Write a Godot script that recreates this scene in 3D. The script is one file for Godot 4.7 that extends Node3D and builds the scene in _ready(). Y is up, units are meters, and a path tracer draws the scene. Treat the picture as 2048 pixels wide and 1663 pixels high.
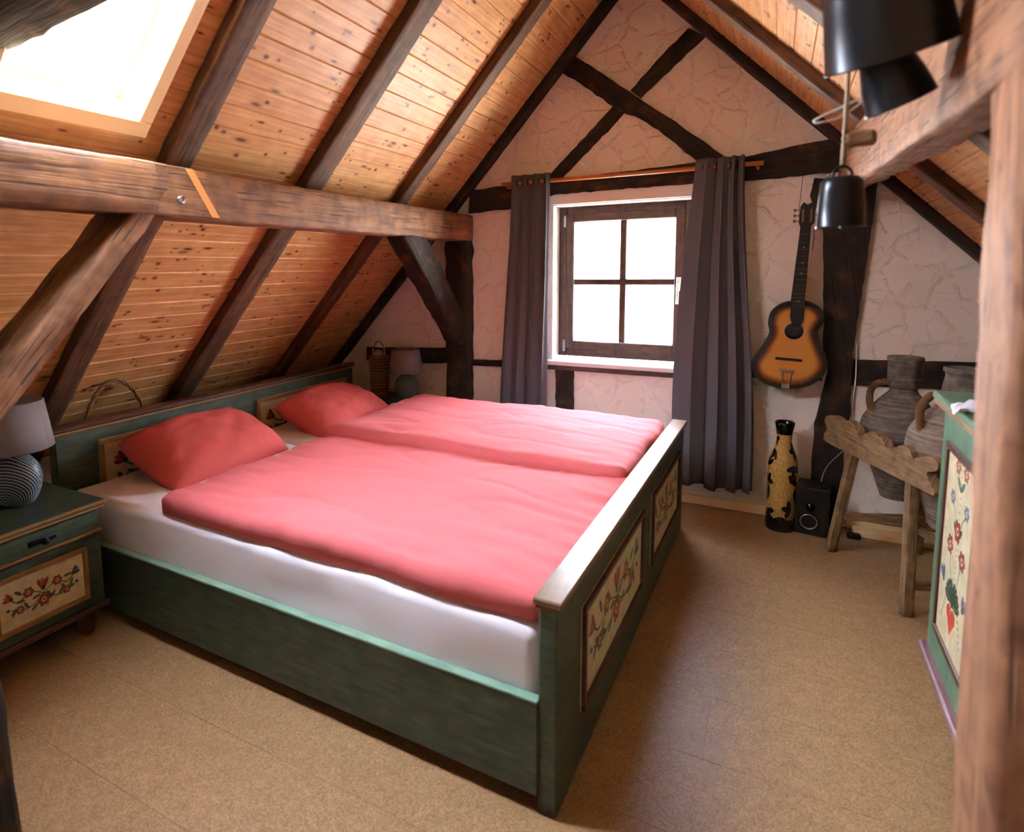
extends Node3D
# An attic bedroom under a timbered gable roof. x runs from the left eave to the right one,
# y is up, z runs from the gable wall (z = 0) towards the viewer.

const LT := 1.0793      # slope of the left roof plane
const LY := 0.2936      # height of the left rafters' undersides at x = 0
const RT := -1.0124     # slope of the right roof plane
const RY := 5.274
const LOFF := 0.07      # boards lie this much above the rafters' undersides
const ROFF := 0.06
const RIDGE := 2.381
const ZB := 4.7         # wall behind the viewer
const XL := 0.08        # knee walls
const XR := 4.72
const BED_YAW := -0.019

var names := {}
var mats := {}
var rng := RandomNumberGenerator.new()
var nz := FastNoiseLite.new()

# ------------------------------------------------------------------ mesh builder
class MB:
	var p := PackedVector3Array()
	var uv := PackedVector2Array()
	var col := PackedColorArray()
	var use_col := false
	func tri(a: Vector3, b: Vector3, c: Vector3, ua := Vector2.ZERO, ub := Vector2.ZERO, uc := Vector2.ZERO) -> void:
		p.append(a); p.append(b); p.append(c)
		uv.append(ua); uv.append(ub); uv.append(uc)
	func quad(a: Vector3, b: Vector3, c: Vector3, d: Vector3, ua := Vector2.ZERO, ub := Vector2.ZERO, uc := Vector2.ZERO, ud := Vector2.ZERO) -> void:
		tri(a, b, c, ua, ub, uc)
		tri(a, c, d, ua, uc, ud)
	# turns the triangles from 'start' on so that they face outwards (clockwise)
	func fix(start: int) -> void:
		var n := p.size()
		if n <= start:
			return
		var o := p[start]
		var vol := 0.0
		for i in range(start, n, 3):
			vol += (p[i] - o).dot((p[i + 1] - o).cross(p[i + 2] - o))
		if vol > 0.0:
			for i in range(start, n, 3):
				var t := p[i + 1]; p[i + 1] = p[i + 2]; p[i + 2] = t
				var w := uv[i + 1]; uv[i + 1] = uv[i + 2]; uv[i + 2] = w
				if use_col:
					var c := col[i + 1]; col[i + 1] = col[i + 2]; col[i + 2] = c
	func mesh(smooth := false) -> ArrayMesh:
		var st := SurfaceTool.new()
		st.begin(Mesh.PRIMITIVE_TRIANGLES)
		st.set_smooth_group(0 if smooth else -1)
		for i in p.size():
			st.set_uv(uv[i])
			if use_col:
				st.set_color(col[i])
			st.add_vertex(p[i])
		st.generate_normals()
		st.index()
		return st.commit()

func axis(v: Vector3, i: int) -> float:
	return v[i]

# a box with chamfered edges; g is the axis along which the grain runs
func cbox(m: MB, c: Vector3, h: Vector3, b := 0.003, g := 0, basis := Basis(), off := Vector2.ZERO) -> void:
	var start := m.p.size()
	b = minf(b, minf(h.x, minf(h.y, h.z)) * 0.45)
	var emit := func(pts: Array, n: Vector3) -> void:
		var ax := 0
		var best := -1.0
		for i in 3:
			if absf(n[i]) > best:
				best = absf(n[i]); ax = i
		var ua := g
		var va := 0
		if ax == g:
			ua = (g + 1) % 3; va = (g + 2) % 3
		else:
			va = 3 - ax - g
		if (pts[1] - pts[0]).cross(pts[2] - pts[0]).dot(n) < 0.0:
			pts.reverse()
		var w := []
		var q := []
		for t in pts:
			w.append(c + basis * t)
			q.append(Vector2(t[ua], t[va]) + off + Vector2(0, h[va] * 2.0 * ax))
		m.tri(w[0], w[1], w[2], q[0], q[1], q[2])
		if w.size() == 4:
			m.tri(w[0], w[2], w[3], q[0], q[2], q[3])
	for i in 3:
		var j := (i + 1) % 3
		var k := (i + 2) % 3
		for s in [-1.0, 1.0]:
			var pts := []
			for e in [[-1, -1], [1, -1], [1, 1], [-1, 1]]:
				var t := Vector3.ZERO
				t[i] = h[i] * s; t[j] = (h[j] - b) * e[0]; t[k] = (h[k] - b) * e[1]
				pts.append(t)
			var n := Vector3.ZERO
			n[i] = s
			emit.call(pts, n)
			for s2 in [-1.0, 1.0]:
				var a1 := Vector3.ZERO; var a2 := Vector3.ZERO; var a3 := Vector3.ZERO; var a4 := Vector3.ZERO
				a1[i] = h[i] * s; a1[j] = (h[j] - b) * s2; a1[k] = -(h[k] - b)
				a2[i] = h[i] * s; a2[j] = (h[j] - b) * s2; a2[k] = h[k] - b
				a3[i] = (h[i] - b) * s; a3[j] = h[j] * s2; a3[k] = h[k] - b
				a4[i] = (h[i] - b) * s; a4[j] = h[j] * s2; a4[k] = -(h[k] - b)
				var n2 := Vector3.ZERO
				n2[i] = s * 1.01; n2[j] = s2
				emit.call([a1, a2, a3, a4], n2)
	for sx in [-1.0, 1.0]:
		for sy in [-1.0, 1.0]:
			for sz in [-1.0, 1.0]:
				emit.call([Vector3(h.x * sx, (h.y - b) * sy, (h.z - b) * sz), Vector3((h.x - b) * sx, h.y * sy, (h.z - b) * sz), Vector3((h.x - b) * sx, (h.y - b) * sy, h.z * sz)], Vector3(sx * 1.01, sy, sz))
	m.fix(start)

# a surface of revolution; prof holds (radius, height)
func lathe(m: MB, prof: Array, segs := 32, c := Vector3.ZERO, basis := Basis(), vs := 1.0) -> void:
	var start := m.p.size()
	var d := 0.0
	for i in prof.size() - 1:
		var a: Vector2 = prof[i]
		var b: Vector2 = prof[i + 1]
		var d2 := d + a.distance_to(b)
		for k in segs:
			var t0 := TAU * k / segs
			var t1 := TAU * (k + 1) / segs
			var p0 := c + basis * Vector3(a.x * cos(t0), a.y, a.x * sin(t0))
			var p1 := c + basis * Vector3(a.x * cos(t1), a.y, a.x * sin(t1))
			var p2 := c + basis * Vector3(b.x * cos(t1), b.y, b.x * sin(t1))
			var p3 := c + basis * Vector3(b.x * cos(t0), b.y, b.x * sin(t0))
			var u0 := float(k) / segs
			var u1 := float(k + 1) / segs
			if a.x < 1e-5:
				m.tri(p0, p2, p3, Vector2(u0, d * vs), Vector2(u1, d2 * vs), Vector2(u0, d2 * vs))
			elif b.x < 1e-5:
				m.tri(p0, p1, p2, Vector2(u0, d * vs), Vector2(u1, d * vs), Vector2(u0, d2 * vs))
			else:
				m.quad(p0, p1, p2, p3, Vector2(u0, d * vs), Vector2(u1, d * vs), Vector2(u1, d2 * vs), Vector2(u0, d2 * vs))
		d = d2
	m.fix(start)

# smooth profile through control points
func spline2(pts: Array, n := 6) -> Array:
	var out := []
	for i in pts.size() - 1:
		var p0: Vector2 = pts[maxi(i - 1, 0)]
		var p1: Vector2 = pts[i]
		var p2: Vector2 = pts[i + 1]
		var p3: Vector2 = pts[mini(i + 2, pts.size() - 1)]
		for k in n:
			out.append(p1.cubic_interpolate(p2, p0, p3, float(k) / n))
	out.append(pts[-1])
	return out

func spline3(pts: Array, n := 8) -> Array:
	var out := []
	for i in pts.size() - 1:
		var p0: Vector3 = pts[maxi(i - 1, 0)]
		var p1: Vector3 = pts[i]
		var p2: Vector3 = pts[i + 1]
		var p3: Vector3 = pts[mini(i + 2, pts.size() - 1)]
		for k in n:
			out.append(p1.cubic_interpolate(p2, p0, p3, float(k) / n))
	out.append(pts[-1])
	return out

# a round bar along a path; r may be a number or an array of radii
func tube(m: MB, path: Array, r, segs := 8) -> void:
	var start := m.p.size()
	var n := path.size()
	var rings := []
	var up := Vector3(0.13, 0.97, 0.2)
	var d := 0.0
	var ds := []
	for i in n:
		var t: Vector3 = (path[mini(i + 1, n - 1)] - path[maxi(i - 1, 0)]).normalized()
		var s := t.cross(up)
		if s.length() < 0.05:
			s = t.cross(Vector3(1, 0, 0))
		s = s.normalized()
		up = s.cross(t).normalized()
		var rr: float = r[i] if r is Array else r
		var ring := []
		for k in segs:
			var a := TAU * k / segs
			ring.append(path[i] + (s * cos(a) + up * sin(a)) * rr)
		rings.append(ring)
		if i > 0:
			d += path[i].distance_to(path[i - 1])
		ds.append(d)
	for i in n - 1:
		for k in segs:
			var k2 := (k + 1) % segs
			m.quad(rings[i][k], rings[i][k2], rings[i + 1][k2], rings[i + 1][k], Vector2(ds[i], float(k) / segs), Vector2(ds[i], float(k + 1) / segs), Vector2(ds[i + 1], float(k + 1) / segs), Vector2(ds[i + 1], float(k) / segs))
	for k in segs:
		var k2 := (k + 1) % segs
		m.tri(path[0], rings[0][k2], rings[0][k])
		m.tri(path[n - 1], rings[n - 1][k], rings[n - 1][k2])
	m.fix(start)

# a hewn timber from a to b: w across, h along 'up', worn edges and an uneven surface
func timber(m: MB, a: Vector3, b: Vector3, w: float, h: float, up: Vector3, sd: int, amp := 0.005, edge := 0.012, step := 0.07, curve := Vector3.ZERO) -> void:
	var start := m.p.size()
	var d := (b - a).normalized()
	var side := d.cross(up).normalized()
	var u2 := side.cross(d).normalized()
	var length := a.distance_to(b)
	var n := maxi(3, int(length / step))
	var e := minf(edge, minf(w, h) * 0.3)
	var sec := []
	var x := w / 2.0
	var y := h / 2.0
	for q in [[1, 1], [-1, 1], [-1, -1], [1, -1]]:
		var sx: float = q[0]
		var sy: float = q[1]
		var first := Vector2(sx * x, sy * (y - e))
		var second := Vector2(sx * (x - e), sy * y)
		if sx * sy < 0:
			var t := first; first = second; second = t
		sec.append(first); sec.append(second)
		var nx := Vector2(-sx * (x - e), sy * y) if sx * sy > 0 else Vector2(sx * x, -sy * (y - e))
		sec.append(second.lerp(nx, 0.25)); sec.append(second.lerp(nx, 0.75))
	var per := 0.0
	var pv := [0.0]
	for k in sec.size():
		per += sec[k].distance_to(sec[(k + 1) % sec.size()])
		pv.append(per)
	var rings := []
	for i in n + 1:
		var t := float(i) / n
		var c := a.lerp(b, t) + curve * sin(PI * t)
		var ring := []
		for k in sec.size():
			var s: Vector2 = sec[k]
			var lz := nz.get_noise_3d(t * length * 9.0 + sd * 31.7, s.x * 60.0, s.y * 60.0)
			var lf := nz.get_noise_3d(t * length * 45.0 + sd * 17.3, s.x * 150.0, s.y * 150.0)
			var f := 1.0 + (lz * 1.3 + lf * 0.5) * amp / minf(x, y)
			ring.append(c + side * s.x * f + u2 * s.y * f)
		rings.append(ring)
	var ns := sec.size()
	for i in n:
		for k in ns:
			var k2 := (k + 1) % ns
			var ua := length * i / n + sd * 0.37
			var ub := length * (i + 1) / n + sd * 0.37
			m.quad(rings[i][k], rings[i][k2], rings[i + 1][k2], rings[i + 1][k], Vector2(ua, pv[k]), Vector2(ua, pv[k + 1]), Vector2(ub, pv[k + 1]), Vector2(ub, pv[k]))
	for k in ns:
		var k2 := (k + 1) % ns
		m.tri(a, rings[0][k2], rings[0][k], Vector2(0.01, 0.01), Vector2(0.03, pv[k + 1] * 0.2), Vector2(0.03, pv[k] * 0.2))
		m.tri(b, rings[n][k], rings[n][k2], Vector2(0.01, 0.01), Vector2(0.03, pv[k] * 0.2), Vector2(0.03, pv[k + 1] * 0.2))
	m.fix(start)

# a prism: polygon in the xy plane, from z0 to z1
func prism(m: MB, poly: PackedVector2Array, z0: float, z1: float, bev := 0.0) -> void:
	var start := m.p.size()
	var front := poly
	if bev > 0.0:
		var r := Geometry2D.offset_polygon(poly, -bev)
		if r.size() == 1 and r[0].size() == poly.size():
			# keep the order of the points in step with the outline
			var best := 0
			for i in r[0].size():
				if r[0][i].distance_to(poly[0]) < r[0][best].distance_to(poly[0]):
					best = i
			var q := PackedVector2Array()
			for i in r[0].size():
				q.append(r[0][(best + i) % r[0].size()])
			var okay := true
			for i in q.size():
				if q[i].distance_to(poly[i]) > bev * 6.0:
					okay = false
			if okay:
				front = q
	var idx := Geometry2D.triangulate_polygon(front)
	var zf := z1
	for i in range(0, idx.size(), 3):
		var a := front[idx[i]]; var b := front[idx[i + 1]]; var c := front[idx[i + 2]]
		if (b - a).cross(c - a) < 0.0:
			var t := b; b = c; c = t
		m.tri(Vector3(a.x, a.y, zf), Vector3(b.x, b.y, zf), Vector3(c.x, c.y, zf), a, b, c)
	idx = Geometry2D.triangulate_polygon(poly)
	for i in range(0, idx.size(), 3):
		var a := poly[idx[i]]; var b := poly[idx[i + 1]]; var c := poly[idx[i + 2]]
		if (b - a).cross(c - a) < 0.0:
			var t := b; b = c; c = t
		m.tri(Vector3(a.x, a.y, z0), Vector3(c.x, c.y, z0), Vector3(b.x, b.y, z0), a, c, b)
	var ccw := not Geometry2D.is_polygon_clockwise(poly)
	var n := poly.size()
	var zm := z1 - (bev if front != poly else 0.0)
	for i in n:
		var a := poly[i]; var b := poly[(i + 1) % n]
		var fa := front[i]; var fb := front[(i + 1) % n]
		if not ccw:
			var t := a; a = b; b = t
			t = fa; fa = fb; fb = t
		var l := a.distance_to(b)
		m.quad(Vector3(a.x, a.y, z0), Vector3(b.x, b.y, z0), Vector3(b.x, b.y, zm), Vector3(a.x, a.y, zm), Vector2(0, 0), Vector2(l, 0), Vector2(l, zm - z0), Vector2(0, zm - z0))
		if front != poly:
			m.quad(Vector3(a.x, a.y, zm), Vector3(b.x, b.y, zm), Vector3(fb.x, fb.y, zf), Vector3(fa.x, fa.y, zf), a, b, fb, fa)
	m.fix(start)

# a grid of points with both faces, 'thick' apart along the normal: cloth and sheets
func sheet(m: MB, nu: int, nv: int, f: Callable, thick := 0.004) -> void:
	var start := m.p.size()
	var g := []
	var nn := []
	for i in nu + 1:
		var row := []
		for j in nv + 1:
			row.append(f.call(float(i) / nu, float(j) / nv))
		g.append(row)
	for i in nu + 1:
		var row := []
		for j in nv + 1:
			var du: Vector3 = g[mini(i + 1, nu)][j] - g[maxi(i - 1, 0)][j]
			var dv: Vector3 = g[i][mini(j + 1, nv)] - g[i][maxi(j - 1, 0)]
			row.append(du.cross(dv).normalized() * thick * 0.5)
		nn.append(row)
	for i in nu:
		for j in nv:
			var ua := Vector2(float(i) / nu, float(j) / nv); var ub := Vector2(float(i + 1) / nu, float(j) / nv)
			var uc := Vector2(float(i + 1) / nu, float(j + 1) / nv); var ud := Vector2(float(i) / nu, float(j + 1) / nv)
			m.quad(g[i][j] + nn[i][j], g[i + 1][j] + nn[i + 1][j], g[i + 1][j + 1] + nn[i + 1][j + 1], g[i][j + 1] + nn[i][j + 1], ua, ub, uc, ud)
			m.quad(g[i][j] - nn[i][j], g[i][j + 1] - nn[i][j + 1], g[i + 1][j + 1] - nn[i + 1][j + 1], g[i + 1][j] - nn[i + 1][j], ua, ud, uc, ub)
	for i in nu:
		for j in [0, nv]:
			var a: Vector3 = g[i][j]; var b: Vector3 = g[i + 1][j]
			if j == 0:
				m.quad(a - nn[i][j], b - nn[i + 1][j], b + nn[i + 1][j], a + nn[i][j])
			else:
				m.quad(a + nn[i][j], b + nn[i + 1][j], b - nn[i + 1][j], a - nn[i][j])
	for j in nv:
		for i in [0, nu]:
			var a: Vector3 = g[i][j]; var b: Vector3 = g[i][j + 1]
			if i == 0:
				m.quad(a + nn[i][j], b + nn[i][j + 1], b - nn[i][j + 1], a - nn[i][j])
			else:
				m.quad(a - nn[i][j], b - nn[i][j + 1], b + nn[i][j + 1], a + nn[i][j])
	m.fix(start)

# a box with round edges on a fine grid, shaped by f(point, inner point) -> point
func soft_box(m: MB, h: Vector3, r: float, cell: float, f: Callable) -> void:
	var start := m.p.size()
	for i in 3:
		var j := (i + 1) % 3
		var k := (i + 2) % 3
		for s in [-1.0, 1.0]:
			var lj := _stops(h[j], r, cell)
			var lk := _stops(h[k], r, cell)
			var g := []
			for a in lj:
				var row := []
				for b in lk:
					var t := Vector3.ZERO
					t[i] = h[i] * s; t[j] = a; t[k] = b
					var inner := t.clamp(-(h - Vector3.ONE * r), h - Vector3.ONE * r)
					var dd := (t - inner)
					var q := inner + dd.normalized() * r
					row.append(f.call(q, dd.normalized()))
				g.append(row)
			for x in lj.size() - 1:
				for y in lk.size() - 1:
					var ua := Vector2(lj[x], lk[y]); var ub := Vector2(lj[x + 1], lk[y]); var uc := Vector2(lj[x + 1], lk[y + 1]); var ud := Vector2(lj[x], lk[y + 1])
					if i == 1:   # top and bottom: u along x
						ua = Vector2(ua.y, ua.x); ub = Vector2(ub.y, ub.x); uc = Vector2(uc.y, uc.x); ud = Vector2(ud.y, ud.x)
					if s > 0:
						m.quad(g[x][y], g[x + 1][y], g[x + 1][y + 1], g[x][y + 1], ua, ub, uc, ud)
					else:
						m.quad(g[x][y], g[x][y + 1], g[x + 1][y + 1], g[x + 1][y], ua, ud, uc, ub)
	m.fix(start)

func _stops(h: float, r: float, cell: float) -> Array:
	var out := []
	for q in [1.0, 0.8, 0.55, 0.28]:
		out.append(-(h - r) - r * q)
	var n := maxi(2, int(2.0 * (h - r) / cell))
	for i in n + 1:
		out.append(-(h - r) + 2.0 * (h - r) * i / n)
	for q in [0.28, 0.55, 0.8, 1.0]:
		out.append((h - r) + r * q)
	return out

# ------------------------------------------------------------------ nodes
func numbered(called: String) -> String:
	var n: int = names.get(called, 0)
	names[called] = n + 1
	return called if n == 0 else "%s_%03d" % [called, n]

func thing(called: String, label: String, category: String, at := Vector3.ZERO, turn := 0.0, group := "") -> Node3D:
	var o := Node3D.new()
	o.name = numbered(called)
	add_child(o, true)
	o.position = at
	o.rotation.y = turn
	tag(o, label, category, group)
	return o

func tag(o: Node, label: String, category: String, group := "") -> void:
	o.set_meta("label", label)
	o.set_meta("category", category)
	if group:
		o.set_meta("group", group)

func part(called: String, m: MB, mt: Material, parent: Node, smooth := false, at := Vector3.ZERO) -> MeshInstance3D:
	return inst(called, m.mesh(smooth), mt, parent, at)

func inst(called: String, mesh: Mesh, mt: Material, parent: Node, at := Vector3.ZERO) -> MeshInstance3D:
	var o := MeshInstance3D.new()
	o.name = called if parent != self else numbered(called)
	o.mesh = mesh
	o.material_override = mt
	parent.add_child(o, true)
	o.position = at
	return o

func struct(called: String) -> Node3D:
	var o := Node3D.new()
	o.name = called
	add_child(o, true)
	o.set_meta("kind", "structure")
	return o

func bedpos(s: float, h: float, t: float) -> Vector3:
	return Vector3(0.637 + s * cos(BED_YAW) - t * sin(BED_YAW), h, 2.248 - t * cos(BED_YAW) - s * sin(BED_YAW))

# ------------------------------------------------------------------ textures
func noise_bytes(w: int, h: int, freq: float, sd: int, oct := 4, type := FastNoiseLite.TYPE_SIMPLEX_SMOOTH) -> Image:
	var n := FastNoiseLite.new()
	n.noise_type = type
	n.seed = sd
	n.frequency = freq
	n.fractal_type = FastNoiseLite.FRACTAL_FBM
	n.fractal_octaves = oct
	return n.get_seamless_image(w, h, false, false, 0.15)

# noise stretched along u: grain
func grain_image(w: int, h: int, sd: int, stretch := 12, freq := 0.03) -> Image:
	var im := noise_bytes(maxi(16, w / stretch), h, freq, sd, 4)
	im.resize(w, h, Image.INTERPOLATE_CUBIC)
	return im

func bytes_of(im: Image) -> PackedByteArray:
	var c: Image = im.duplicate()
	c.clear_mipmaps()
	c.convert(Image.FORMAT_L8)
	return c.get_data()

func pack(w: int, h: int, f: Callable) -> ImageTexture:
	var data := PackedByteArray()
	data.resize(w * h * 3)
	var i := 0
	for y in h:
		for x in w:
			var c: Color = f.call(x, y)
			data[i] = int(clampf(c.r, 0, 1) * 255); data[i + 1] = int(clampf(c.g, 0, 1) * 255); data[i + 2] = int(clampf(c.b, 0, 1) * 255)
			i += 3
	return ImageTexture.create_from_image(Image.create_from_data(w, h, false, Image.FORMAT_RGB8, data))

func height_tex(w: int, h: int, f: Callable) -> ImageTexture:
	var data := PackedByteArray()
	data.resize(w * h)
	var i := 0
	for y in h:
		for x in w:
			data[i] = int(clampf(f.call(x, y), 0, 1) * 255)
			i += 1
	return ImageTexture.create_from_image(Image.create_from_data(w, h, false, Image.FORMAT_L8, data))

func smat(albedo: Color, rough := 0.7, tex: Texture2D = null, scale := Vector3.ONE, bump: Texture2D = null, bump_cm := 0.1, spec := 0.5) -> StandardMaterial3D:
	var m := StandardMaterial3D.new()
	m.albedo_color = albedo
	m.roughness = rough
	m.metallic_specular = spec
	if tex:
		m.albedo_texture = tex
	m.uv1_scale = scale
	if bump:
		m.heightmap_enabled = true
		m.heightmap_texture = bump
		m.heightmap_scale = bump_cm
	return m

func tri_world(m: StandardMaterial3D) -> StandardMaterial3D:
	m.uv1_triplanar = true
	m.uv1_world_triplanar = true
	m.uv1_triplanar_sharpness = 8.0
	return m

func make_materials() -> void:
	# old timber: streaks and checks along u, 1 m x 0.5 m
	var g1 := bytes_of(grain_image(1024, 512, 3, 14, 0.03))
	var g2 := bytes_of(grain_image(1024, 512, 8, 40, 0.09))
	var b1 := bytes_of(noise_bytes(1024, 512, 0.008, 5, 4))
	var timber_tex := func(lo: Color, hi: Color, stain: Color) -> ImageTexture:
		return pack(1024, 512, func(x, y):
			var i: int = y * 1024 + x
			var a := g1[i] / 255.0
			var b := g2[i] / 255.0
			var c := b1[i] / 255.0
			var col := lo.lerp(hi, clampf(a * 0.75 + (c - 0.5) * 0.9 + 0.12, 0, 1))
			col = col.lerp(stain, clampf((c - 0.62) * 2.4, 0, 0.75))
			if b < 0.26:
				col = col.lerp(lo * 0.35, clampf((0.26 - b) * 8.0, 0, 0.8))
			return col)
	var timber_h := height_tex(1024, 512, func(x, y):
		var i: int = y * 1024 + x
		return g1[i] / 255.0 * 0.5 + clampf((g2[i] / 255.0 - 0.15) * 3.0, 0, 1) * 0.3 + b1[i] / 255.0 * 0.2)
	mats.timber = smat(Color.WHITE, 0.72, timber_tex.call(Color(0.40, 0.255, 0.155), Color(0.64, 0.46, 0.31), Color(0.58, 0.39, 0.22)), Vector3(1, 2, 1), timber_h, 0.22)
	mats.dark_timber = smat(Color.WHITE, 0.8, timber_tex.call(Color(0.085, 0.05, 0.025), Color(0.22, 0.14, 0.075), Color(0.37, 0.235, 0.09)), Vector3(1, 2, 1), timber_h, 0.35)
	mats.red_timber = smat(Color.WHITE, 0.75, timber_tex.call(Color(0.47, 0.31, 0.20), Color(0.71, 0.50, 0.345), Color(0.36, 0.22, 0.14)), Vector3(1, 2, 1), timber_h, 0.2)
	mats.rafter = smat(Color.WHITE, 0.7, timber_tex.call(Color(0.27, 0.175, 0.10), Color(0.46, 0.32, 0.20), Color(0.32, 0.2, 0.11)), Vector3(1, 2, 1), timber_h, 0.15)
	mats.old_wood = smat(Color.WHITE, 0.8, timber_tex.call(Color(0.46, 0.35, 0.23), Color(0.68, 0.545, 0.38), Color(0.52, 0.38, 0.24)), Vector3(1.5, 3, 1), timber_h, 0.2)
	mats.pale_cut = smat(Color(0.90, 0.63, 0.36), 0.75, null, Vector3.ONE, timber_h, 0.15)
	mats.window_wood = smat(Color.WHITE, 0.55, timber_tex.call(Color(0.22, 0.135, 0.105), Color(0.37, 0.25, 0.2), Color(0.3, 0.2, 0.16)), Vector3(1.5, 3, 1), timber_h, 0.05)

	# pine boards: eight rows of one board each, 1.5 m long
	var pw := 2048
	var ph := 1024
	var p1 := bytes_of(grain_image(pw, ph, 21, 24, 0.035))
	var p2 := bytes_of(noise_bytes(pw, ph, 0.006, 22, 3))
	rng.seed = 77
	var pine_im := Image.create(pw, ph, false, Image.FORMAT_RGB8)
	var pdata := PackedByteArray()
	pdata.resize(pw * ph * 3)
	var tones := []
	for r in 8:
		tones.append(rng.randf_range(-0.05, 0.05))
	var knots := []
	for r in 8:
		var n := rng.randi_range(12, 18)
		var ks := []
		for k in n:
			ks.append([rng.randf_range(60, pw - 60), r * 128 + rng.randf_range(14, 114), rng.randf_range(4.0, 11.0), rng.randf_range(0.55, 1.0), rng.randf() < 0.25])
		knots.append(ks)
	var i3 := 0
	for y in ph:
		var tone: float = tones[y / 128]
		for x in pw:
			var i := y * pw + x
			var t := clampf(p1[i] / 255.0 * 0.9 + (p2[i] / 255.0 - 0.5) * 0.5 + tone, 0, 1)
			pdata[i3] = int(255 * lerpf(0.73, 0.89, t)); pdata[i3 + 1] = int(255 * lerpf(0.51, 0.70, t)); pdata[i3 + 2] = int(255 * lerpf(0.29, 0.47, t))
			i3 += 3
	pine_im = Image.create_from_data(pw, ph, false, Image.FORMAT_RGB8, pdata)
	for r in 8:
		for k in knots[r]:
			var rad: float = k[2]
			var lx := rad * (3.2 if k[4] else 1.25)
			for yy in range(maxi(r * 128, int(k[1] - rad * 2.2)), mini(r * 128 + 127, int(k[1] + rad * 2.2))):
				for xx in range(maxi(0, int(k[0] - lx * 3.0)), mini(pw - 1, int(k[0] + lx * 3.0))):
					var dx: float = (xx - k[0]) / lx
					var dy: float = (yy - k[1]) / rad
					var dd := sqrt(dx * dx + dy * dy)
					var c := pine_im.get_pixel(xx, yy)
					if dd < 1.0:
						c = c.lerp(Color(0.21, 0.115, 0.065), 0.9 * k[3] * clampf((1.15 - dd) * 3.0, 0, 1))
					elif dd < 2.2:
						c = c.lerp(Color(0.56, 0.31, 0.14), 0.5 * k[3] * (2.2 - dd) / 1.2)
					pine_im.set_pixel(xx, yy, c)
	var pine_h := ImageTexture.create_from_image(grain_image(512, 512, 23, 14, 0.05))
	mats.pine = smat(Color.WHITE, 0.5, ImageTexture.create_from_image(pine_im), Vector3.ONE, null)
	mats.pale_sash = smat(Color(0.93, 0.90, 0.84), 0.4)
	mats.pine_trim = smat(Color(0.93, 0.80, 0.60), 0.5, null, Vector3(1, 3, 1), pine_h, 0.03)

	# trowelled plaster: overlapping patches with ridges, 1.3 m
	var fn := FastNoiseLite.new()
	fn.noise_type = FastNoiseLite.TYPE_CELLULAR
	fn.cellular_return_type = FastNoiseLite.RETURN_DISTANCE2_SUB
	fn.cellular_distance_function = FastNoiseLite.DISTANCE_EUCLIDEAN
	fn.cellular_jitter = 1.1
	fn.frequency = 0.0085
	fn.seed = 4
	fn.fractal_type = FastNoiseLite.FRACTAL_NONE
	fn.domain_warp_enabled = true
	fn.domain_warp_amplitude = 45.0
	fn.domain_warp_frequency = 0.008
	var c1 := bytes_of(fn.get_seamless_image(1024, 1024, false, false, 0.12, false))
	var fc := FastNoiseLite.new()
	fc.noise_type = FastNoiseLite.TYPE_CELLULAR
	fc.cellular_return_type = FastNoiseLite.RETURN_CELL_VALUE
	fc.cellular_jitter = 1.1
	fc.frequency = 0.014
	fc.seed = 9
	fc.fractal_type = FastNoiseLite.FRACTAL_NONE
	fc.domain_warp_enabled = true
	fc.domain_warp_amplitude = 60.0
	fc.domain_warp_frequency = 0.01
	var c2 := bytes_of(fc.get_seamless_image(1024, 1024, false, false, 0.12, false))
	var c3 := bytes_of(noise_bytes(1024, 1024, 0.012, 6, 5))
	var c4 := bytes_of(noise_bytes(1024, 1024, 0.05, 7, 4))
	var cmin := 255
	for i in range(0, c1.size(), 97):
		cmin = mini(cmin, c1[i])
	var plaster_h := height_tex(1024, 1024, func(x, y):
		var i: int = y * 1024 + x
		var v: float = (c1[i] - cmin) / 255.0
		var ridge: float = clampf(1.0 - v * 14.0, 0, 1) * smoothstep(0.32, 0.52, c3[i] / 255.0)
		return 0.25 + ridge * 0.35 + c2[i] / 255.0 * 0.22 + c3[i] / 255.0 * 0.16 + c4[i] / 255.0 * 0.06)
	mats.plaster = tri_world(smat(Color(0.93, 0.885, 0.83), 0.9, null, Vector3.ONE * 0.8, plaster_h, 1.3, 0.3))
	mats.smooth_plaster = smat(Color(0.93, 0.91, 0.88), 0.75)

	# cork: fine flecks, 0.5 m
	var ck := FastNoiseLite.new()
	ck.noise_type = FastNoiseLite.TYPE_CELLULAR
	ck.cellular_return_type = FastNoiseLite.RETURN_CELL_VALUE
	ck.cellular_jitter = 1.0
	ck.frequency = 0.17
	ck.seed = 31
	ck.fractal_type = FastNoiseLite.FRACTAL_NONE
	var k1 := bytes_of(ck.get_seamless_image(1024, 1024, false, false, 0.1, true))
	var k2 := bytes_of(noise_bytes(1024, 1024, 0.22, 32, 2))
	var k3 := bytes_of(noise_bytes(1024, 1024, 0.01, 33, 3))
	var cork := pack(1024, 1024, func(x, y):
		var i: int = y * 1024 + x
		var a := k1[i] / 255.0
		var b := k2[i] / 255.0
		var c := Color(0.49, 0.37, 0.24).lerp(Color(0.75, 0.605, 0.425), clampf(a * 0.62 + b * 0.4 - 0.02 + (k3[i] / 255.0 - 0.5) * 0.25, 0, 1))
		if b > 0.72: c = c.lerp(Color(0.88, 0.735, 0.52), 0.75)
		if b < 0.27: c = c.lerp(Color(0.30, 0.19, 0.12), 0.6)
		return c)
	mats.cork = smat(Color.WHITE, 0.42, cork, Vector3(1.5, 1.5, 1), null, 0.0, 0.45)

	# brushed green paint
	var q1 := bytes_of(grain_image(512, 512, 41, 10, 0.04))
	var q2 := bytes_of(noise_bytes(512, 512, 0.01, 42, 4))
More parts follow.
